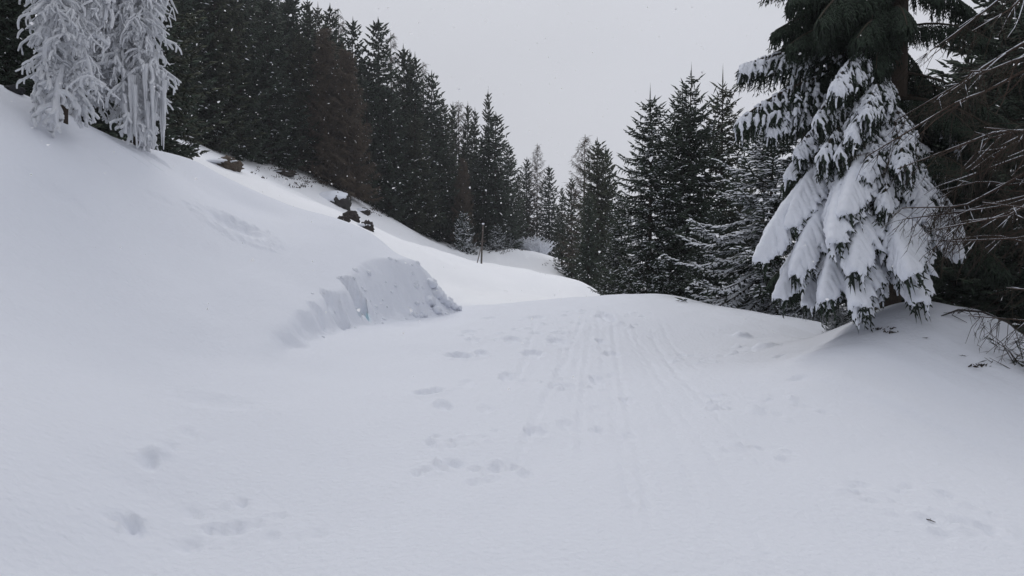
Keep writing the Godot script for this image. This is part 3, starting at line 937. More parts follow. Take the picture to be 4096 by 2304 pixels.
# ---------------------------------------------------------------- snow and rime laid round branches
func blob(caps: Array, cell: float, soft: float) -> MB:
	# a smooth skin round tapered capsules [a, b, radius at a, radius at b]: surface nets over a field of summed exponentials
	var lo := Vector3.INF
	var hi := -Vector3.INF
	for q in caps:
		var m := maxf(q[2], q[3]) + soft * 2.5
		for p in [q[0], q[1]]:
			lo = lo.min(p - Vector3(m, m, m))
			hi = hi.max(p + Vector3(m, m, m))
	var sx := int((hi.x - lo.x) / cell) + 2
	var sy := int((hi.y - lo.y) / cell) + 2
	var sz := int((hi.z - lo.z) / cell) + 2
	var f := PackedFloat32Array()
	f.resize(sx * sy * sz)
	for q in caps:
		var a: Vector3 = q[0]
		var b: Vector3 = q[1]
		var ra: float = q[2]
		var rb: float = q[3]
		var ab := b - a
		var len2 := maxf(ab.length_squared(), 1e-9)
		var m := maxf(ra, rb) + soft * 2.2
		var l := ((a.min(b) - Vector3(m, m, m) - lo) / cell).floor().max(Vector3.ZERO)
		var u := ((a.max(b) + Vector3(m, m, m) - lo) / cell).ceil()
		for z in range(int(l.z), mini(int(u.z) + 1, sz)):
			for y in range(int(l.y), mini(int(u.y) + 1, sy)):
				for x in range(int(l.x), mini(int(u.x) + 1, sx)):
					var p := lo + Vector3(x, y, z) * cell
					var t := clampf((p - a).dot(ab) / len2, 0.0, 1.0)
					var dist := p.distance_to(a + ab * t) - lerpf(ra, rb, t)
					if dist < soft * 3.0:
						f[(z * sy + y) * sx + x] += exp(-dist / soft)
	var out := MB.new()
	var ids := {}
	var sxy := sx * sy
	for z in sz - 1:
		for y in sy - 1:
			var row := (z * sy + y) * sx
			for x in sx - 1:
				var o := row + x
				var f0 := f[o]
				var f1 := f[o + 1]
				var f2 := f[o + sx]
				var f3 := f[o + sx + 1]
				var f4 := f[o + sxy]
				var f5 := f[o + sxy + 1]
				var f6 := f[o + sxy + sx]
				var f7 := f[o + sxy + sx + 1]
				var inside := int(f0 > 1.0) + int(f1 > 1.0) + int(f2 > 1.0) + int(f3 > 1.0) + int(f4 > 1.0) + int(f5 > 1.0) + int(f6 > 1.0) + int(f7 > 1.0)
				if inside == 0 or inside == 8:
					continue
				var v := [f0, f1, f2, f3, f4, f5, f6, f7]
				var sum := Vector3.ZERO
				var n := 0
				for e in [[0, 1], [2, 3], [4, 5], [6, 7], [0, 2], [1, 3], [4, 6], [5, 7], [0, 4], [1, 5], [2, 6], [3, 7]]:
					var p: float = v[e[0]]
					var q: float = v[e[1]]
					if (p > 1.0) != (q > 1.0):
						var lp := log(maxf(p, 1e-4))
						var lq := log(maxf(q, 1e-4))
						var t := lp / (lp - lq)
						var c0 := Vector3(e[0] & 1, (e[0] >> 1) & 1, (e[0] >> 2) & 1)
						var c1 := Vector3(e[1] & 1, (e[1] >> 1) & 1, (e[1] >> 2) & 1)
						sum += c0.lerp(c1, t)
						n += 1
				var g := Vector3(f1 + f3 + f5 + f7 - f0 - f2 - f4 - f6, f2 + f3 + f6 + f7 - f0 - f1 - f4 - f5, f4 + f5 + f6 + f7 - f0 - f1 - f2 - f3)
				ids[o] = out.v.size()
				out.v.append(lo + (Vector3(x, y, z) + sum / n) * cell)
				out.n.append(-g.normalized())
				out.c.append(WHITE)
	for o in ids:
		if f[o] == 0.0 and f[o + 1] == 0.0:
			pass
		var inside_o := f[o] > 1.0
		# the three edges that leave this cell's first corner
		for axis_ in 3:
			var step: int = [1, sx, sxy][axis_]
			if (f[o + step] > 1.0) == inside_o:
				continue
			var s1: int = [sx, sxy, 1][axis_]
			var s2: int = [sxy, 1, sx][axis_]
			var q := [o, o - s1, o - s1 - s2, o - s2]
			if not (ids.has(q[1]) and ids.has(q[2]) and ids.has(q[3])):
				continue
			var a: int = ids[q[0]]
			var b: int = ids[q[1]]
			var c: int = ids[q[2]]
			var d: int = ids[q[3]]
			if inside_o:
				out.i.append_array([a, c, b, a, d, c])
			else:
				out.i.append_array([a, b, c, a, c, d])
	return out

func spine_point(L: float, lift: float, sag: float, s: float) -> Vector3:
	# leaves the trunk along +x, sinks with s
	return Vector3(L * (s - 0.18 * sag * s * s * s), L * (lift * s - sag * pow(s, 1.9)), 0)

func snowy_bough(o: Dictionary) -> Dictionary:
	# a broad bough along +x that hangs under its burden: woody spine, comb of drooping needle twigs, and the snow lying on them
	rng.seed = o.seed
	var L: float = o.L
	var burden: float = o.burden
	var wood := MB.new()
	var fol := MB.new()
	var caps := []
	var pts := PackedVector3Array()
	var rr := PackedFloat32Array()
	for k in 9:
		var s := k / 8.0
		pts.append(spine_point(L, o.lift, o.sag, s))
		rr.append(lerpf(0.030, 0.008, s))
	wood.tube(pts, rr, 6, Color(0.07, 0.055, 0.045))
	var n := int(L / float(o.step))
	for k in n + 1:
		var s := lerpf(o.get("from", 0.16), 1.0, float(k) / n)
		var p := spine_point(L, o.lift, o.sag, s)
		var fwd := (spine_point(L, o.lift, o.sag, s + 0.02) - p).normalized()
		if burden > 0.0 and rng.randf() < burden * 1.5:
			var up := Vector3(0, 0.018, 0)
			caps.append([p + up, p + fwd * (L / n) + up, burden * lerpf(0.05, 0.045, s), burden * lerpf(0.05, 0.045, s)])
		var wide: float = o.wide * sin(PI * clampf(0.12 + s * 0.86, 0, 1)) * rf(0.75, 1.15) + 0.10
		for sd in [-1.0, 1.0]:
			var a := rf(0.75, 1.05)
			var dir: Vector3 = (fwd * cos(a) + Vector3(0, 0, sd) * sin(a)).normalized()
			var hang: float = o.hang * rf(0.7, 1.3)
			var q0 := p
			var m := 7
			var line := PackedVector3Array([p])
			for z in m:
				var f := (z + 1.0) / m
				var step_dir := (dir + Vector3(0, -hang * (0.25 + 1.5 * f), 0)).normalized()
				var q1: Vector3 = q0 + step_dir * (wide / m)
				line.append(q1)
				# needles along the twig: short shoots to both sides and below
				var c := leaf_color(1.0)
				fol.spindle(q0, q1 + step_dir * 0.012, float(o.fat), c, 0.5)
				var cross := step_dir.cross(Vector3.UP).normalized()
				for sd2 in [-1.0, 1.0]:
					if z > 0 or rng.randf() < 0.5:
						var d2: Vector3 = (step_dir * 0.75 + cross * sd2 * rf(0.5, 0.9) + Vector3(0, -rf(0.1, 0.7) * hang - 0.1, 0)).normalized()
						var l2: float = rf(0.05, 0.13) * (1.25 - 0.5 * f) * o.get("shoot", 1.0)
						fol.spindle(q1, q1 + d2 * l2, float(o.fat) * rf(0.7, 1.0), leaf_color(1.1))
						if rng.randf() < burden * 0.8:
							caps.append([q1 + Vector3(0, 0.012, 0), q1 + d2 * l2 * 0.75 + Vector3(0, 0.012, 0), 0.016 + 0.008 * burden, 0.009])
				q0 = q1
			# what hangs under the bough
			for z in int(o.get("curtain", 2)):
				var b := line[1 + rng.randi() % (m - 1)]
				var hl: float = rf(0.10, 0.30) * o.get("fall", 1.0)
				var e := b + Vector3(rf(-0.03, 0.05), -hl, rf(-0.04, 0.04))
				fol.spindle(b, e, float(o.fat) * 0.9, leaf_color(0.9))
				for y in 3:
					var g := b.lerp(e, rf(0.2, 0.9))
					fol.spindle(g, g + Vector3(rf(-0.05, 0.05), -0.05, rf(-0.05, 0.05)), float(o.fat) * 0.7, leaf_color(0.9))
				if rng.randf() < burden * float(o.get("hoar", 0.4)):
					caps.append([b + Vector3(0, 0.01, 0), b.lerp(e, 0.8) + Vector3(0, 0.012, 0), 0.018, 0.010])
			if burden > 0.0 and rng.randf() < minf(0.86, burden * 1.6):
				var reach := int(m * minf(1.0, rf(0.25, 0.9)))
				for z in reach:
					var f := float(z) / m
					var r0: float = burden * lerpf(0.031, 0.013, f) * rf(0.7, 1.35)
					var r1: float = burden * lerpf(0.031, 0.013, f + 1.0 / m)
					caps.append([line[z] + Vector3(0, 0.016 + r0 * 0.4, 0), line[z + 1] + Vector3(0, 0.016 + r1 * 0.4, 0), r0, r1])
	var out := {"wood": wood.mesh(M.bark), "needles": fol.mesh(M.needles)}
	if caps.size():
		out.snow = blob(caps, o.get("cell", 0.0125), 0.0045 + 0.003 * burden).mesh(M.snow)
	return out

func hang_bough(kind: Dictionary, tree: Node3D, where: Vector3, az: float, pitch: float, size: float, roll := 0.0) -> void:
	# a bough is a part of its tree; its needles and its snow are its sub-parts
	var b := part("bough", kind.wood, tree)
	b.transform = Transform3D(Basis(Vector3.UP, az) * Basis(Vector3.BACK, pitch) * Basis(Vector3.RIGHT, roll) * Basis.from_scale(Vector3.ONE * size), where)
	part("needles", kind.needles, b)
	if kind.has("snow"):
		part("snow", kind.snow, b, "stuff")

func aim_bough(kind: Dictionary, L: float, lift: float, sag: float, tree: Node3D, from: Vector3, to: Vector3, roll := 0.0) -> void:
	# turned, pitched and sized so that the bough leaves the trunk at "from" and ends at "to"
	var tip := spine_point(L, lift, sag, 1.0)
	var v := to - from
	var flat := Vector2(v.x, v.z).length()
	var k := v.length() / tip.length()
	hang_bough(kind, tree, from, atan2(-v.z, v.x), atan2(v.y, flat) - atan2(tip.y, tip.x), k, roll)

func make_drooping_spruce() -> void:
	var d0 := 10.4
	var foot := ground(5.05, d0, 0.2)
	var t := thing("drooping_spruce", "big spruce on the mound with drooping boughs under thick pillows of snow", "tree", foot)
	rng.seed = 5
	var b := MB.new()
	var line := PackedVector3Array()
	var rad := PackedFloat32Array()
	for k in 12:
		var s := k / 11.0
		line.append(Vector3(0.08 * sin(s * 4.0), s * 12.0, 0.05 * sin(s * 3.0)))
		rad.append(lerpf(0.19, 0.02, s))
	b.tube(line, rad, 12, Color(0.075, 0.06, 0.05))
	part("trunk", b.mesh(M.bark), t)
	var heavy := []
	for k in 4:
		heavy.append(snowy_bough({"L": 2.2, "lift": 0.0, "sag": 0.5, "step": 0.105, "wide": 0.44, "hang": 0.9, "fat": 0.013, "burden": 1.0, "curtain": 3, "seed": 500 + k, "shoot": 1.1, "from": 0.22}))
	var light := []
	for k in 2:
		light.append(snowy_bough({"L": 2.0, "lift": 0.1, "sag": 0.35, "step": 0.06, "wide": 0.34, "hang": 1.5, "fat": 0.011, "burden": 0.26, "curtain": 5, "fall": 1.2, "hoar": 1.2, "seed": 520 + k}))
	var dark := []
	for k in 2:
		dark.append(snowy_bough({"L": 2.0, "lift": 0.1, "sag": 0.45, "step": 0.055, "wide": 0.4, "hang": 1.2, "fat": 0.012, "burden": 0.0, "curtain": 4, "fall": 1.2, "seed": 540 + k}))
	var medium := snowy_bough({"L": 1.8, "lift": 0.1, "sag": 0.55, "step": 0.09, "wide": 0.42, "hang": 0.7, "fat": 0.012, "burden": 0.55, "curtain": 3, "seed": 560})
	M.boughs = {"heavy": heavy, "light": light, "dark": dark, "medium": medium}
	# the boughs that the photograph picks out, by trunk height and where their tips hang (pixel, distance)
	for q in [[3.0, 790, 172, 9.7, 0], [2.7, 767, 250, 9.2, 1], [2.9, 776, 222, 9.5, 2], [2.4, 786, 264, 9.1, 3], [2.55, 800, 238, 8.8, 0], [2.1, 790, 288, 9.1, 1], [2.1, 811, 290, 8.8, 2], [1.8, 802, 296, 9.4, 3], [2.2, 832, 262, 8.5, 3], [1.75, 836, 296, 8.5, 0], [1.6, 828, 298, 8.9, 1], [1.9, 862, 272, 8.3, 2], [2.1, 888, 292, 8.4, 3], [1.5, 868, 304, 8.6, 0], [2.0, 927, 256, 8.8, 1], [2.75, 840, 205, 8.6, 2]]:
		aim_bough(heavy[q[4]], 2.2, 0.0, 0.5, t, Vector3(0, q[0], 0), at(q[1], q[2], q[3]) - foot, rf(-0.1, 0.35))
	for q in [[2.3, 966, 232, 9.4], [2.7, 944, 178, 9.4], [2.0, 955, 245, 9.0], [2.9, 905, 190, 9.0], [3.1, 850, 175, 9.0], [2.5, 925, 215, 8.8], [3.2, 960, 150, 9.8]]:
		aim_bough(medium, 1.8, 0.1, 0.55, t, Vector3(0, q[0], 0), at(q[1], q[2], q[3]) - foot, rf(-0.2, 0.2))
	for q in [[3.75, 743, 66, 10.2, 0], [3.6, 745, 118, 9.9, 1], [3.3, 795, 150, 9.6, 0], [3.2, 830, 150, 9.0, 1], [3.55, 860, 130, 8.8, 0], [3.0, 900, 160, 8.6, 1], [3.9, 835, 85, 9.0, 0], [3.5, 810, 118, 9.3, 1]]:
		aim_bough(light[q[4]], 2.0, 0.1, 0.35, t, Vector3(0, q[0], 0), at(q[1], q[2], q[3]) - foot, rf(-0.2, 0.2))
	for q in [[4.25, 776, 30, 10.0, 0], [4.5, 783, 4, 9.8, 1], [4.1, 790, 44, 9.7, 0], [3.9, 775, 52, 10.3, 1], [4.6, 815, 20, 9.2, 1], [4.8, 775, -20, 9.9, 0]]:
		aim_bough(dark[q[4]], 2.0, 0.1, 0.45, t, Vector3(0, q[0], 0), at(q[1], q[2], q[3]) - foot, rf(-0.2, 0.2))
	for q in [[3.3, 770, 128, 10.0, 0], [2.9, 835, 150, 9.0, 1], [2.9, 872, 170, 8.7, 0], [3.1, 905, 140, 8.9, 1], [3.4, 870, 110, 8.8, 1], [2.6, 890, 200, 8.6, 0]]:
		aim_bough(light[q[4]], 2.0, 0.1, 0.35, t, Vector3(0, q[0], 0), at(q[1], q[2], q[3]) - foot, rf(-0.2, 0.2))
	# all the others, dark, round the trunk
	var y := 1.5
	while y < 9.0:
		var n := 5 if y < 2.6 else 8
		for k in n:
			var az := rf(0, TAU)
			if y > 3.4 and cos(az) > 0.3 and rng.randf() < 0.6:
				continue
			if y < 3.0 and (cos(az) < 0.2 and sin(az) < 0.3):
				az = rf(0.2, 1.4)
			var reach := 0.95 if y < 3.0 else 0.9 * (12.0 - y) / 8.6
			hang_bough(dark[rng.randi() % 2], t, Vector3(0, y + rf(-0.15, 0.15), 0), az, rf(-0.35, 0.15), reach * rf(0.75, 1.05), rf(-0.3, 0.3))
		y += 0.42

func make_right_larch() -> void:
	# a bare larch just outside the right edge; its limbs reach into view
	var d0 := 8.6
	var foot := ground(6.9, d0, 0.2)
	var t := thing("bare_larch", "bare brown larch whose long thin limbs reach in from the right edge", "tree", foot)
	rng.seed = 61
	var b := MB.new()
	b.tube(PackedVector3Array([Vector3(0, -0.2, 0), Vector3(0.05, 3, 0), Vector3(0, 7, 0.1), Vector3(0.1, 10, 0)]), PackedFloat32Array([0.2, 0.16, 0.09, 0.02]), 10, Color(0.11, 0.09, 0.075))
	part("trunk", b.mesh(M.bark), t)
	# limbs: [height on the trunk, tip pixel, tip distance, sag]
	for q in [[5.4, 940, 95, 8.2, 0.1], [5.0, 905, 118, 8.6, 0.0], [4.7, 890, 150, 8.0, -0.05], [5.0, 975, 165, 7.6, 0.1], [4.4, 925, 165, 7.8, 0.05], [4.2, 880, 210, 7.9, 0.15], [4.0, 940, 230, 7.4, 0.1], [3.6, 915, 215, 8.2, 0.1], [3.4, 965, 245, 7.4, 0.1], [3.1, 950, 190, 8.4, 0.0], [2.9, 935, 200, 8.8, -0.15], [2.6, 960, 172, 7.8, -0.2], [2.4, 945, 215, 8.0, -0.1], [2.2, 975, 225, 7.5, -0.1], [5.8, 960, 40, 8.4, 0.0], [6.0, 920, 60, 9.0, 0.0], [5.6, 985, 70, 7.4, 0.1], [2.0, 955, 240, 7.8, -0.05], [3.9, 985, 130, 7.2, 0.1], [4.8, 1000, 120, 7.0, 0.2], [3.0, 1000, 200, 7.0, 0.1], [2.7, 1008, 318, 7.4, 0.25], [2.9, 998, 316, 7.6, 0.2], [2.4, 985, 290, 7.6, 0.15]]:
		var from := Vector3(0, q[0], 0)
		var to := at(q[1], q[2], q[3]) - foot
		var wood := MB.new()
		var tw := MB.new()
		var caps := MB.new()
		var L := from.distance_to(to)
		var side := (to - from).cross(Vector3.UP).normalized()
		var c := Curve3D.new()
		for k in 6:
			var s := k / 5.0
			c.add_point(from.lerp(to, s) + Vector3(0, -q[4] * L * sin(PI * s) + rf(-0.04, 0.04), 0) + side * rf(-0.12, 0.12) * L * s + Vector3(0, rf(-0.05, 0.05) * L, 0) * sin(PI * s))
		var pts := c.tessellate(2, 6)
		var smooth_pts := PackedVector3Array()
		var rr := PackedFloat32Array()
		for k in 13:
			var s := k / 12.0
			smooth_pts.append(c.sample_baked(c.get_baked_length() * s, true))
			rr.append(lerpf(0.026, 0.005, s))
		wood.tube(smooth_pts, rr, 6, Color(0.085, 0.062, 0.048))
		var snow_line := PackedVector3Array()
		var sr := PackedFloat32Array()
		for k in 13:
			snow_line.append(smooth_pts[k] + Vector3(0, rr[k] * 0.75, 0))
			sr.append(rr[k] * 0.6 * rf(0.3, 1.2))
		caps.tube(snow_line, sr, 5, WHITE)
		# forks
		for k in 3:
			var s0 := rf(0.25, 0.8)
			var f0 := c.sample_baked(c.get_baked_length() * s0, true)
			var fd := ((to - from).normalized() + side * rf(-0.7, 0.7) + Vector3(0, rf(-0.7, 0.3), 0)).normalized()
			var fl := rf(0.3, 0.8)
			var fp := PackedVector3Array()
			var fr := PackedFloat32Array()
			for z in 6:
				fp.append(f0)
				fr.append(lerpf(0.010, 0.003, z / 5.0))
				f0 += fd * fl / 5.0
				fd = (fd + Vector3(rf(-0.2, 0.2), rf(-0.25, 0.1), rf(-0.2, 0.2))).normalized()
			wood.tube(fp, fr, 5, Color(0.085, 0.062, 0.048))
			if rng.randf() < 0.4:
				for z in 6:
					fp[z] += Vector3(0, fr[z] * 0.8, 0)
				caps.tube(fp, fr, 4, WHITE)
		for k in int(L * 24):
			var s := rf(0.08, 1.0)
			var p := c.sample_baked(c.get_baked_length() * s, true)
			var dir := ((to - from).normalized() * rf(0.0, 0.9) + side * rf(-0.8, 0.8) + Vector3(0, rf(-1.0, 0.35), 0)).normalized()
			var tl := rf(0.12, 0.5)
			var kk := rf(0.6, 1.4)
			var col := Color(0.046 * kk, 0.036 * kk, 0.028 * kk)
			var m := p + dir * tl * 0.5 + Vector3(rf(-0.02, 0.02), rf(-0.02, 0.01), rf(-0.02, 0.02))
			var e := p + dir * tl + Vector3(0, -0.06 * tl / 0.4, 0)
			tw.tube(PackedVector3Array([p, m, e]), PackedFloat32Array([0.0035, 0.003, 0.0018]), 3, col, false)
			for z in 3:
				var g := p.lerp(e, rf(0.2, 1.0))
				tw.spindle(g, g + (dir + Vector3(rf(-1, 1), rf(-1, 0.4), rf(-1, 1))).normalized() * rf(0.05, 0.16), 0.0028, col, 0.2)
			if rng.randf() < 0.12:
				caps.spindle(p + Vector3(0, 0.005, 0), m + Vector3(0, 0.005, 0), 0.005, WHITE)
		var lb := part("limb", wood.mesh(M.bark), t)
		part("twigs", tw.mesh(M.needles), lb, "stuff")
		part("snow", caps.mesh(M.snow), lb, "stuff")

func rime_bough(seed_: int, L: float) -> MB:
	# a hanging branch thick with rime: goes out a little along +x, then sinks, with crooked twigs that sink too
	rng.seed = seed_
	var b := MB.new()
	var n := int(L / 0.1)
	var p := Vector3.ZERO
	var dir := Vector3(0.6, -0.8, 0).normalized()
	var pts := PackedVector3Array()
	var rr := PackedFloat32Array()
	var stout := 1.2 if seed_ % 10 in [0, 1, 5] else rf(0.65, 0.95)
	var sway := rf(0, 6)
	for k in n + 1:
		var s := float(k) / n
		pts.append(p)
		rr.append(lerpf(0.046, 0.034, s) * stout * rf(0.85, 1.15))
		for z in 3:
			if k > 1 and rng.randf() < 0.7:
				rime_twig(b, p, (Vector3(rf(-1, 1), 0, rf(-1, 1)).normalized() + dir * rf(0.1, 0.9) + Vector3(0, rf(-0.2, 0.45), 0)).normalized(), lerpf(0.5, 0.28, s) * rf(0.35, 1.15), 0.031 * stout * rf(0.7, 1.15), 2)
		p += dir * 0.1
		dir = (dir + Vector3(-0.12 + 0.16 * sin(sway + k * 0.55), -0.5, 0.16 * sin(sway * 2.0 + k * 0.43))).normalized()
	b.tube(pts, rr, 8, FROST)
	return b

func rime_twig(b: MB, p: Vector3, dir: Vector3, L: float, r: float, depth: int) -> void:
	var tp := PackedVector3Array()
	var tr := PackedFloat32Array()
	var q := p
	var td := dir
	var curl := Vector3(rf(-0.25, 0.25), rf(-0.42, -0.05), rf(-0.25, 0.25))
	for z in 6:
		tp.append(q)
		tr.append(r * lerpf(1.0, 0.75, z / 5.0) * rf(0.85, 1.18))
		q += td * L / 5.0
		td = (td + curl).normalized()
		if depth > 0 and z > 0 and rng.randf() < 0.75:
			rime_twig(b, q, (td + Vector3(rf(-1, 1), rf(-0.9, 0.5), rf(-1, 1))).normalized(), L * rf(0.3, 0.6), r * rf(0.65, 0.9), depth - 2)
	b.tube(tp, tr, 6, FROST)

func make_rimed_trees() -> void:
	var kinds := []
	var drop := []
	for k in 8:
		var m := rime_bough(700 + k, [2.8, 3.2, 2.2, 3.0, 1.8, 3.4, 2.0, 2.5][k])
		var low := 0.0
		for q in m.v:
			low = minf(low, q.y)
		kinds.append(m.mesh(M.rime))
		drop.append(low)
	var icicles := []
	rng.seed = 71
	for k in 5:
		var b := MB.new()
		var L := [0.4, 0.7, 0.95, 1.15, 0.5][k] as float
		var pts := PackedVector3Array()
		var rr := PackedFloat32Array()
		for z in 9:
			var s := z / 8.0
			pts.append(Vector3(rf(-0.008, 0.008), -L * s, rf(-0.008, 0.008)))
			rr.append(lerpf(0.045, 0.008, s) * rf(0.85, 1.15))
		b.tube(pts, rr, 7, FROST)
		icicles.append(b.mesh(M.rime))
	# boughs: [pixel across, pixel where the lowest tip hangs, variant, size]
	var specs := [
		["left rimed tree, its white fishbone boughs hanging down onto the bank at upper left", 62.0, 138.0, [[85, 141, 1, 1.05], [75, 124, 3, 1.0], [65, 128, 0, 0.9], [54, 112, 7, 0.9], [49, 92, 4, 0.9], [92, 112, 6, 0.9], [61, 84, 2, 0.9], [79, 88, 5, 0.9], [71, 60, 7, 0.8], [57, 52, 3, 0.8], [69, 30, 1, 0.7], [59, 22, 0, 0.7], [77, 12, 5, 0.8]]],
		["right rimed tree, densest white curtain of frozen boughs and icicles beside the dark forest", 138.0, 150.0, [[109, 149, 5, 1.0], [119, 150, 1, 1.0], [99, 140, 3, 1.0], [131, 151, 0, 1.0], [103, 126, 7, 1.0], [115, 124, 6, 1.0], [125, 120, 2, 1.0], [137, 128, 3, 1.0], [146, 112, 7, 1.0], [154, 104, 4, 1.0], [98, 100, 4, 0.9], [109, 90, 0, 0.9], [123, 84, 5, 0.9], [135, 88, 1, 0.9], [147, 76, 2, 0.9], [157, 70, 6, 0.9], [101, 62, 2, 0.8], [115, 56, 3, 0.8], [129, 50, 7, 0.8], [143, 46, 0, 0.8], [156, 36, 4, 0.8], [107, 24, 1, 0.8], [123, 14, 5, 0.8], [139, 10, 3, 0.8], [153, 4, 2, 0.8]]]]
	for k in 2:
		var s: Array = specs[k]
		var foot := hit(s[1], s[2], 6.0)
		var d := -foot.z
		foot = ground(foot.x * (d + 0.7) / d, d + 0.7, 0.2)
		var t := thing("rimed_tree", s[0], "tree", foot, 0.0, Vector3.ONE, "rimed trees on the left bank")
		var b := MB.new()
		var line := PackedVector3Array()
		var rad := PackedFloat32Array()
		for z in 9:
			var f := z / 8.0
			line.append(Vector3(0.1 * sin(f * 5.0), 8.0 * f, 0.1 * sin(f * 3.0)))
			rad.append(lerpf(0.09, 0.03, f))
		b.tube(line, rad, 9, Color(0.06, 0.05, 0.042))
		part("trunk", b.mesh(M.bark), t)
		for q in s[3]:
			var dd := d + rf(-0.5, 0.4)
			var tip := at(q[0], q[1], dd) - foot
			var from := tip - Vector3(0, drop[q[2]] * q[3], 0)
			var m := part("bough", kinds[q[2]], t)
			m.transform = Transform3D(Basis(Vector3.UP, rf(0, TAU)).scaled(Vector3.ONE * q[3]), from)
			# the arm that carries it from the trunk
			var arm := MB.new()
			var root := Vector3(0, from.y + 0.2, 0)
			arm.tube(PackedVector3Array([root, root.lerp(from, 0.5) + Vector3(0, 0.16, 0), from]), PackedFloat32Array([0.04, 0.045, 0.045]), 6, FROST)
			part("arm", arm.mesh(M.rime), m).transform = m.transform.affine_inverse()
		# boughs higher up, above the frame
		for z in 16:
			var yy := rf(5.0, 7.6)
			var az := rf(0, TAU)
			var m := part("bough", kinds[z % 8], t)
			m.transform = Transform3D(Basis(Vector3.UP, az).scaled(Vector3.ONE * 0.8), Vector3(0.1 * cos(az), yy, -0.1 * sin(az)))
		if k == 1:
			for z in 44:
				var px := rf(122, 166)
				var py := rf(62, 104) if px > 138 else rf(72, 95)
				var p := at(px, py, d - rf(0.2, 0.7)) - foot
				var m := part("icicle", icicles[rng.randi() % 5], t)
				m.transform = Transform3D(Basis(Vector3.UP, rf(0, TAU)).scaled(Vector3(1, rf(0.7, 1.1), 1)), p)
	# the dark trees behind them
	rng.seed = 72
	for q in [[2, -150, 15.0, 1.1, 0, "dark spruce behind the left rimed tree at the photo's left edge"], [30, -160, 17.5, 1.1, 4, "dark spruce right behind the left rimed tree"], [66, -150, 19.0, 1.2, 2, "dark spruce seen through the gap between the two rimed trees"], [96, -140, 21.0, 1.2, 0, "dark spruce behind the right rimed tree's left side"], [126, -130, 23.0, 1.2, 2, "dark spruce behind the middle of the right rimed tree"], [152, -120, 26.0, 1.2, 4, "dark spruce behind the right rimed tree's icicles"], [-30, -160, 14.0, 1.1, 2, "dark spruce just past the photo's left edge"]]:
		tree_at(M.far[q[4]], 12.4, q[0], q[1], q[2], q[3], "spruce_tree", q[5], "tree", "dark spruces behind the rimed trees")
	# unseen spruces added on both sides of the track to shade bank and foreground
	for q in [[-9.5, 5.5, 1.1, 0], [-12.5, 2.0, 1.2, 4], [-9.5, -1.0, 1.1, 1], [-8, -5.0, 1.2, 2], [7.6, -4.0, 1.2, 4], [11.0, 7.5, 1.1, 1], [-5.0, -9.0, 1.2, 0], [6.0, -9.0, 1.1, 2]]:
		plant(M.far[q[3]], "spruce_tree", "tall unseen spruce added beside the track to shade the foreground", "tree", ground(q[0], q[1], 0.15), rf(0, TAU), Vector3(1.15, q[2], 1.15), "shade spruces added outside the frame")

# ---------------------------------------------------------------- small things
func make_post() -> void:
	var foot := hit(481, 272, 35)
	var t := thing("marker_post", "thin wooden marker post with a short brace standing beside the far track", "post", foot)
	var b := MB.new()
	b.tube(PackedVector3Array([Vector3(0, -0.4, 0), Vector3(0.05, 0.8, 0), Vector3(0.1, 1.75, 0)]), PackedFloat32Array([0.042, 0.04, 0.036]), 8, Color(0.10, 0.085, 0.075))
	part("pole", b.mesh(M.wood), t)
	b = MB.new()
	b.tube(PackedVector3Array([Vector3(-0.2, -0.1, 0.05), Vector3(-0.02, 0.62, 0.06)]), PackedFloat32Array([0.022, 0.02]), 6, Color(0.12, 0.10, 0.09))
	part("brace", b.mesh(M.wood), t)
	b = MB.new()
	b.tube(PackedVector3Array([Vector3(-0.06, 0.98, 0.0), Vector3(0.2, 1.0, 0.0)]), PackedFloat32Array([0.025, 0.025]), 6, Color(0.10, 0.085, 0.075))
	part("crosspiece", b.mesh(M.wood), t)
	b = MB.new()
	b.lump(Vector3(0.1, 1.78, 0), Vector3(0.06, 0.04, 0.06), 4, 0.2, WHITE, 10)
	part("snow_cap", b.mesh(M.snow), t)

func rock(called: String, label: String, px: float, py: float, from: float, size: Vector3, col: Color, seed_: int, cap: float, lift := 0.0) -> void:
	var p := hit(px, py, from)
	var t := thing(called, label, "rock", p + Vector3(0, lift - size.y * 0.15, 0))
	var b := MB.new()
	b.lump(Vector3(0, size.y * 0.25, 0), size, seed_, 0.55, col, 26, 0.75, 2.2)
	for k in b.c.size():
		b.c[k] = col * (0.75 + 0.7 * absf(noise.get_noise_3dv(b.v[k] * 4.0)))
	part("stone", b.mesh(M.rock), t)
	if cap > 0.0:
		b = MB.new()
		b.lump(Vector3(-size.x * 0.55, size.y * (0.62 + cap * 0.2), -size.z * 0.1), Vector3(size.x * 1.4, size.y * cap, size.z * 1.15), seed_ + 3, 0.22, WHITE, 26)
		part("snow_cap", b.mesh(M.snow), t)

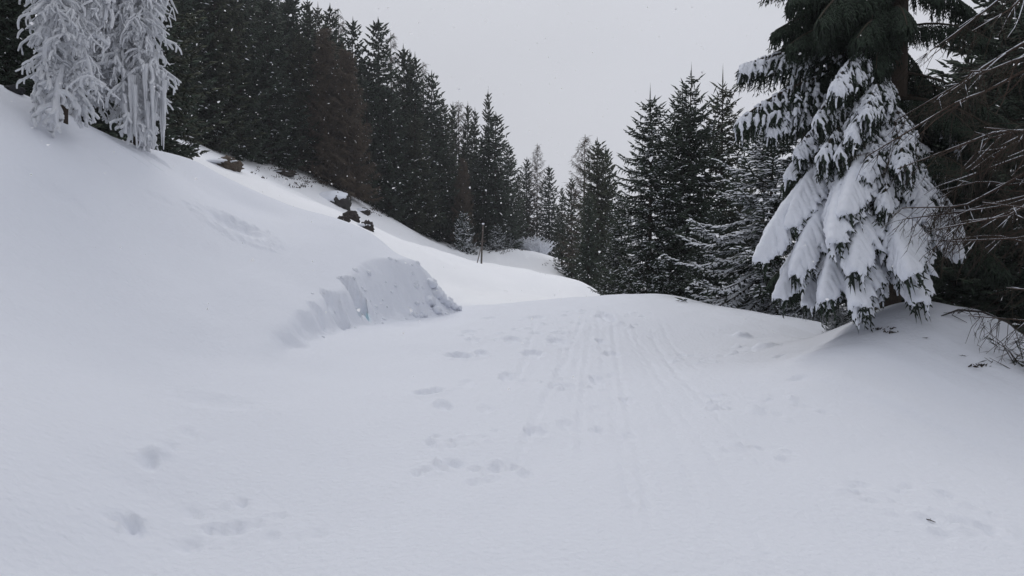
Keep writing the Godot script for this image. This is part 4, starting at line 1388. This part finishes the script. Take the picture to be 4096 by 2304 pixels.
func make_rocks() -> void:
	rock("boulder", "dark craggy boulder under a thick dome of snow on the slope by the forest", 340, 205, 20, Vector3(0.62, 0.6, 0.6), Color(0.055, 0.052, 0.05), 21, 0.75)
	rock("brown_rock", "flat brown rock showing through the snow above the bank's ridge", 228, 167, 17.5, Vector3(0.5, 0.34, 0.45), Color(0.12, 0.095, 0.075), 22, 0.4)
	rock("dark_rock", "jagged dark rock breaking through the snow below the boulder", 351, 219, 19, Vector3(0.3, 0.26, 0.22), Color(0.058, 0.05, 0.047), 23, 0.0)
	rock("dark_rock", "small dark stone just left of the jagged rock below the boulder", 343, 221, 19, Vector3(0.22, 0.16, 0.2), Color(0.058, 0.05, 0.047), 24, 0.0)
	rock("dark_rock", "small reddish dark stone at the bank's ridge, right of the jagged rock", 367, 229, 19, Vector3(0.24, 0.26, 0.2), Color(0.058, 0.05, 0.047), 25, 0.3)
	rock("dark_rock", "little snow topped rock right of the boulder on the slope", 364, 213, 20, Vector3(0.34, 0.24, 0.3), Color(0.06, 0.052, 0.05), 26, 0.6)
	rock("dark_rock", "dark oblong stone on the littered snow patch under the forest front row", 283, 174, 20, Vector3(0.7, 0.22, 0.4), Color(0.06, 0.05, 0.045), 27, 0.3)
	rock("brown_rock", "brownish rocky lump behind the left rimed tree at the photo's left edge", 12, 76, 11.4, Vector3(0.45, 0.3, 0.4), Color(0.14, 0.12, 0.10), 28, 0.5)
	rock("brown_rock", "second brownish lump close to the left rimed tree's boughs", 30, 80, 11.4, Vector3(0.28, 0.18, 0.3), Color(0.12, 0.10, 0.085), 29, 0.4)
	rock("dark_rock", "small dark stone peeping from the snow at the photo's left edge", 13, 91, 10, Vector3(0.16, 0.08, 0.12), Color(0.05, 0.05, 0.055), 30, 0.0)

func litter(called: String, label: String, spots: Array, count: int, size: float, col: Color, seed_: int, kind := "stuff") -> void:
	# heath stems and dead grass that stick out of thin snow
	rng.seed = seed_
	var b := MB.new()
	for k in count:
		var s: Array = spots[rng.randi() % spots.size()]
		var p := hit(s[0] + rng.randfn() * s[2], s[1] + rng.randfn() * s[3], 3.0 if s[4] == 0 else s[4])
		for z in 5:
			var a := p + Vector3(rf(-1, 1), 0, rf(-1, 1)) * size * 1.4
			b.spindle(a - Vector3(0, size * 0.2, 0), a + Vector3(rf(-1, 1), rf(0.05, 0.9), rf(-1, 1)) * size, size * rf(0.1, 0.26), col * rf(0.5, 1.5))
	var o := MeshInstance3D.new()
	o.name = numbered(called)
	o.mesh = b.mesh(M.needles)
	add_child(o, true)
	o.set_meta("kind", kind)
	o.set_meta("label", label)

func make_litter() -> void:
	litter("dead_grass", "brown heath stems and litter sticking out of thin snow along the forest's foot", [[205, 138, 12, 4, 24], [240, 148, 14, 4, 24], [285, 172, 16, 5, 24], [305, 183, 9, 3, 24], [378, 208, 5, 4, 24], [180, 128, 8, 5, 24], [258, 152, 7, 2, 24], [275, 160, 10, 4, 24], [440, 228, 4, 4, 30], [500, 250, 10, 2, 40]], 420, 0.13, Color(0.055, 0.042, 0.034), 81)
	litter("lumpy_scrub", "scrub stems poking from the far track's snowy shoulder", [[565, 262, 5, 5, 40], [560, 266, 5, 4, 40]], 60, 0.12, Color(0.10, 0.09, 0.085), 82)
	for q in [[883, 330, 0.045, "dark clump of leaves and twigs on the mound, left of the smaller one"], [892, 333, 0.035, "smaller dark clump of leaves right of the first on the mound"], [978, 367, 0.04, "dark leafy clump low on the mound's right flank"], [925, 338, 0.015, "faint scatter of twigs in the middle of the mound"], [963, 356, 0.015, "tiny dark speck of twigs above the low leafy clump"]]:
		rng.seed = int(q[0])
		var p := hit(q[0], q[1])
		var b := MB.new()
		for k in 26:
			var a: Vector3 = Vector3(rng.randfn() * 1.5, 0.2, rng.randfn() * 0.8) * q[2]
			b.spindle(a, a + Vector3(rf(-1, 1), rf(-0.3, 0.8), rf(-1, 1)) * q[2], q[2] * rf(0.1, 0.3), Color(0.05, 0.042, 0.036) * rf(0.5, 1.4))
		single("leaf_clump", b.mesh(M.needles), q[3], "leaves", p, 0.0, Vector3.ONE, "leaf clumps on the mound")
	# the brown shrub at the crest
	rng.seed = 88
	var q0 := hit(641, 292)
	var g0 := ground(q0.x, -q0.z + 1.6)
	var sb := MB.new()
	for k in 90:
		var a := Vector3(rf(-0.6, 0.6), 0, rf(-0.3, 0.3))
		var e := a + Vector3(rf(-0.5, 0.5), rf(0.25, 0.75), rf(-0.3, 0.3))
		sb.tube(PackedVector3Array([a * 0.5, a.lerp(e, 0.5), e]), PackedFloat32Array([0.008, 0.006, 0.003]), 4, Color(0.10, 0.06, 0.04) * rf(0.6, 1.3))
		for z in 4:
			var m := a.lerp(e, rf(0.4, 1.0))
			sb.spindle(m, m + Vector3(rf(-0.2, 0.2), rf(-0.05, 0.15), rf(-0.2, 0.2)), 0.008, Color(0.11, 0.065, 0.042) * rf(0.6, 1.4))
	single("brown_shrub", sb.mesh(M.needles), "low reddish brown shrub just behind the track's crest at the left dark spruce's foot", "bush", g0)
	# the lone twig on the snow at the lower right
	var p := hit(931, 522)
	var b := MB.new()
	b.tube(PackedVector3Array([Vector3(-0.018, 0.012, -0.018), Vector3(-0.004, 0.012, 0.0), Vector3(0.02, 0.004, 0.016)]), PackedFloat32Array([0.003, 0.0035, 0.002]), 5, Color(0.06, 0.045, 0.04))
	b.tube(PackedVector3Array([Vector3(-0.004, 0.012, 0.0), Vector3(0.004, 0.02, -0.012)]), PackedFloat32Array([0.002, 0.001]), 4, Color(0.06, 0.045, 0.04))
	single("twig", b.mesh(M.needles), "single short dark twig lying on the clean snow at the lower right", "twig", p)
	# a dead branch lying over the mound's crest, and the brush at the right edge
	p = hit(966, 316)
	b = MB.new()
	b.tube(PackedVector3Array([Vector3(-0.28, 0.0, 0), Vector3(-0.1, 0.07, 0.02), Vector3(0.15, 0.05, 0.05), Vector3(0.45, -0.08, 0.1)]), PackedFloat32Array([0.006, 0.012, 0.012, 0.008]), 6, Color(0.07, 0.06, 0.055))
	for k in 9:
		var a := Vector3(rf(-0.25, 0.4), 0.05, 0.03)
		b.tube(PackedVector3Array([a, a + Vector3(rf(-0.1, 0.1), rf(-0.08, 0.08), rf(0, 0.1)), a + Vector3(rf(-0.2, 0.2), rf(-0.16, 0.08), rf(0.05, 0.2))]), PackedFloat32Array([0.006, 0.005, 0.003]), 4, Color(0.07, 0.06, 0.055))
	single("dead_branch", b.mesh(M.bark), "thin dead branch lying across the crest of the right mound", "branch", p)
	for q in [[1012, 352, 7.6, "tangled dark brush at the right edge beside the mound"]]:
		var c := at(q[0] + 22, q[1] + 8, q[2])
		var g := ground(c.x, q[2])
		rng.seed = int(q[1])
		b = MB.new()
		for k in 34:
			var a := Vector3(rf(-0.2, 0.25), rf(-0.1, 0.05), rf(-0.2, 0.2))
			var e := a + Vector3(rf(-0.35, 0.2), rf(-0.05, 0.4), rf(-0.2, 0.2))
			b.tube(PackedVector3Array([a, a.lerp(e, 0.5) + Vector3(0, rf(0, 0.08), 0), e]), PackedFloat32Array([0.007, 0.005, 0.002]), 4, Color(0.05, 0.042, 0.035) * rf(0.6, 1.4))
			for z in 3:
				b.spindle(a.lerp(e, rf(0.3, 1.0)), e + Vector3(rf(-0.1, 0.1), -0.05, rf(-0.1, 0.1)), 0.005, leaf_color(0.9))
		single("brush_tangle", b.mesh(M.needles), q[3], "bush", g, 0.0, Vector3.ONE, "brush at the right edge")

func make_snow_blocks() -> void:
	# clods where the plough cut ends
	rng.seed = 91
	var kinds := []
	for k in 4:
		var b := MB.new()
		b.lump(Vector3.ZERO, Vector3(1, 0.8, 0.9), 40 + k, 0.5, WHITE, 18, 0.3, 1.3)
		kinds.append(b.mesh(M.clod))
	# crumbs on and below the face
	var cr := MB.new()
	for k in 60:
		var d := 10.4 + 6.0 * pow(rng.randf(), 0.5)
		var x := edge_x(d) + rng.randfn() * 0.2 - 0.12
		var r := rf(0.02, 0.075) * (0.6 if d < 12 else 1.0)
		cr.lump(Vector3(x, height(x, d) - r * 0.35, -d), Vector3(r, r * 0.8, r) * rf(0.8, 1.2), k, 0.6, WHITE, 8, 0.0, 1.2)
	var crumbs := MeshInstance3D.new()
	crumbs.name = "snow_crumbs"
	crumbs.mesh = cr.mesh(M.snow)
	add_child(crumbs)
	crumbs.set_meta("kind", "stuff")
	crumbs.set_meta("label", "small crumbs of snow on the cut face of the bank and at its foot")
	var where := [[431, 279, 15.3, 0.13, "topmost"], [436, 287, 15.4, 0.16, "middle"], [430, 292, 15.0, 0.12, "inner left"], [441, 294, 15.5, 0.13, "inner right"], [447, 299, 15.6, 0.14, "outer"], [453, 303, 15.8, 0.1, "lowest"], [436, 303, 15.0, 0.1, "front foot"], [459, 306, 15.9, 0.07, "farthest right"], [424, 307, 14.6, 0.07, "leftmost"]]
	for q in where:
		var c := at(q[0], q[1], q[2])
		var g := ground(c.x, q[2])
		single("snow_clod", kinds[rng.randi() % 4], "rough snow clod at the cut end of the bank, %s of the heap" % q[4], "snow clod", Vector3(g.x, maxf(g.y - q[3] * 0.2, minf(c.y, g.y + q[3] * 0.6)), g.z), rf(0, TAU), Vector3.ONE * q[3], "ploughed snow clods at the cut end")

func make_snowfall() -> void:
	rng.seed = 15
	var b := MB.new()
	# a flake is a thin ragged plate
	for k in 7:
		var a := TAU * k / 6.0
		var r := 0.0 if k == 6 else 1.25 * ([0.0095, 0.007, 0.011, 0.008, 0.0095, 0.0065][k] as float)
		b.v.append(Vector3(cos(a) * r, 0.0015 if k == 6 else 0.0, sin(a) * r))
		b.n.append(Vector3.UP)
		b.c.append(Color(0.97, 0.97, 0.98))
	for k in 6:
		b.i.append_array([6, k, (k + 1) % 6])
	var mm := MultiMesh.new()
	mm.transform_format = MultiMesh.TRANSFORM_3D
	mm.mesh = b.mesh(M.flake)
	mm.instance_count = 9000
	for k in 9000:
		var d := 4.0 + 32.0 * pow(rng.randf(), 0.55)
		var p := Vector3(rf(-0.75, 0.75) * (d + 1.0), 0, -d)
		var g := height(p.x, d)
		p.y = maxf(g, -1.0) + rf(0.15, 3.0 + 0.45 * d)
		mm.set_instance_transform(k, Transform3D(Basis(Vector3(rf(-1, 1), rf(-1, 1), rf(-1, 1)).normalized(), rf(0, 3)).scaled(Vector3.ONE * (0.45 + 1.7 * pow(rng.randf(), 2.5))), p))
	var o := MultiMeshInstance3D.new()
	o.name = "falling_snow"
	o.multimesh = mm
	add_child(o)
	o.set_meta("kind", "stuff")
	o.set_meta("label", "scattered snowflakes falling through the air before the trees")
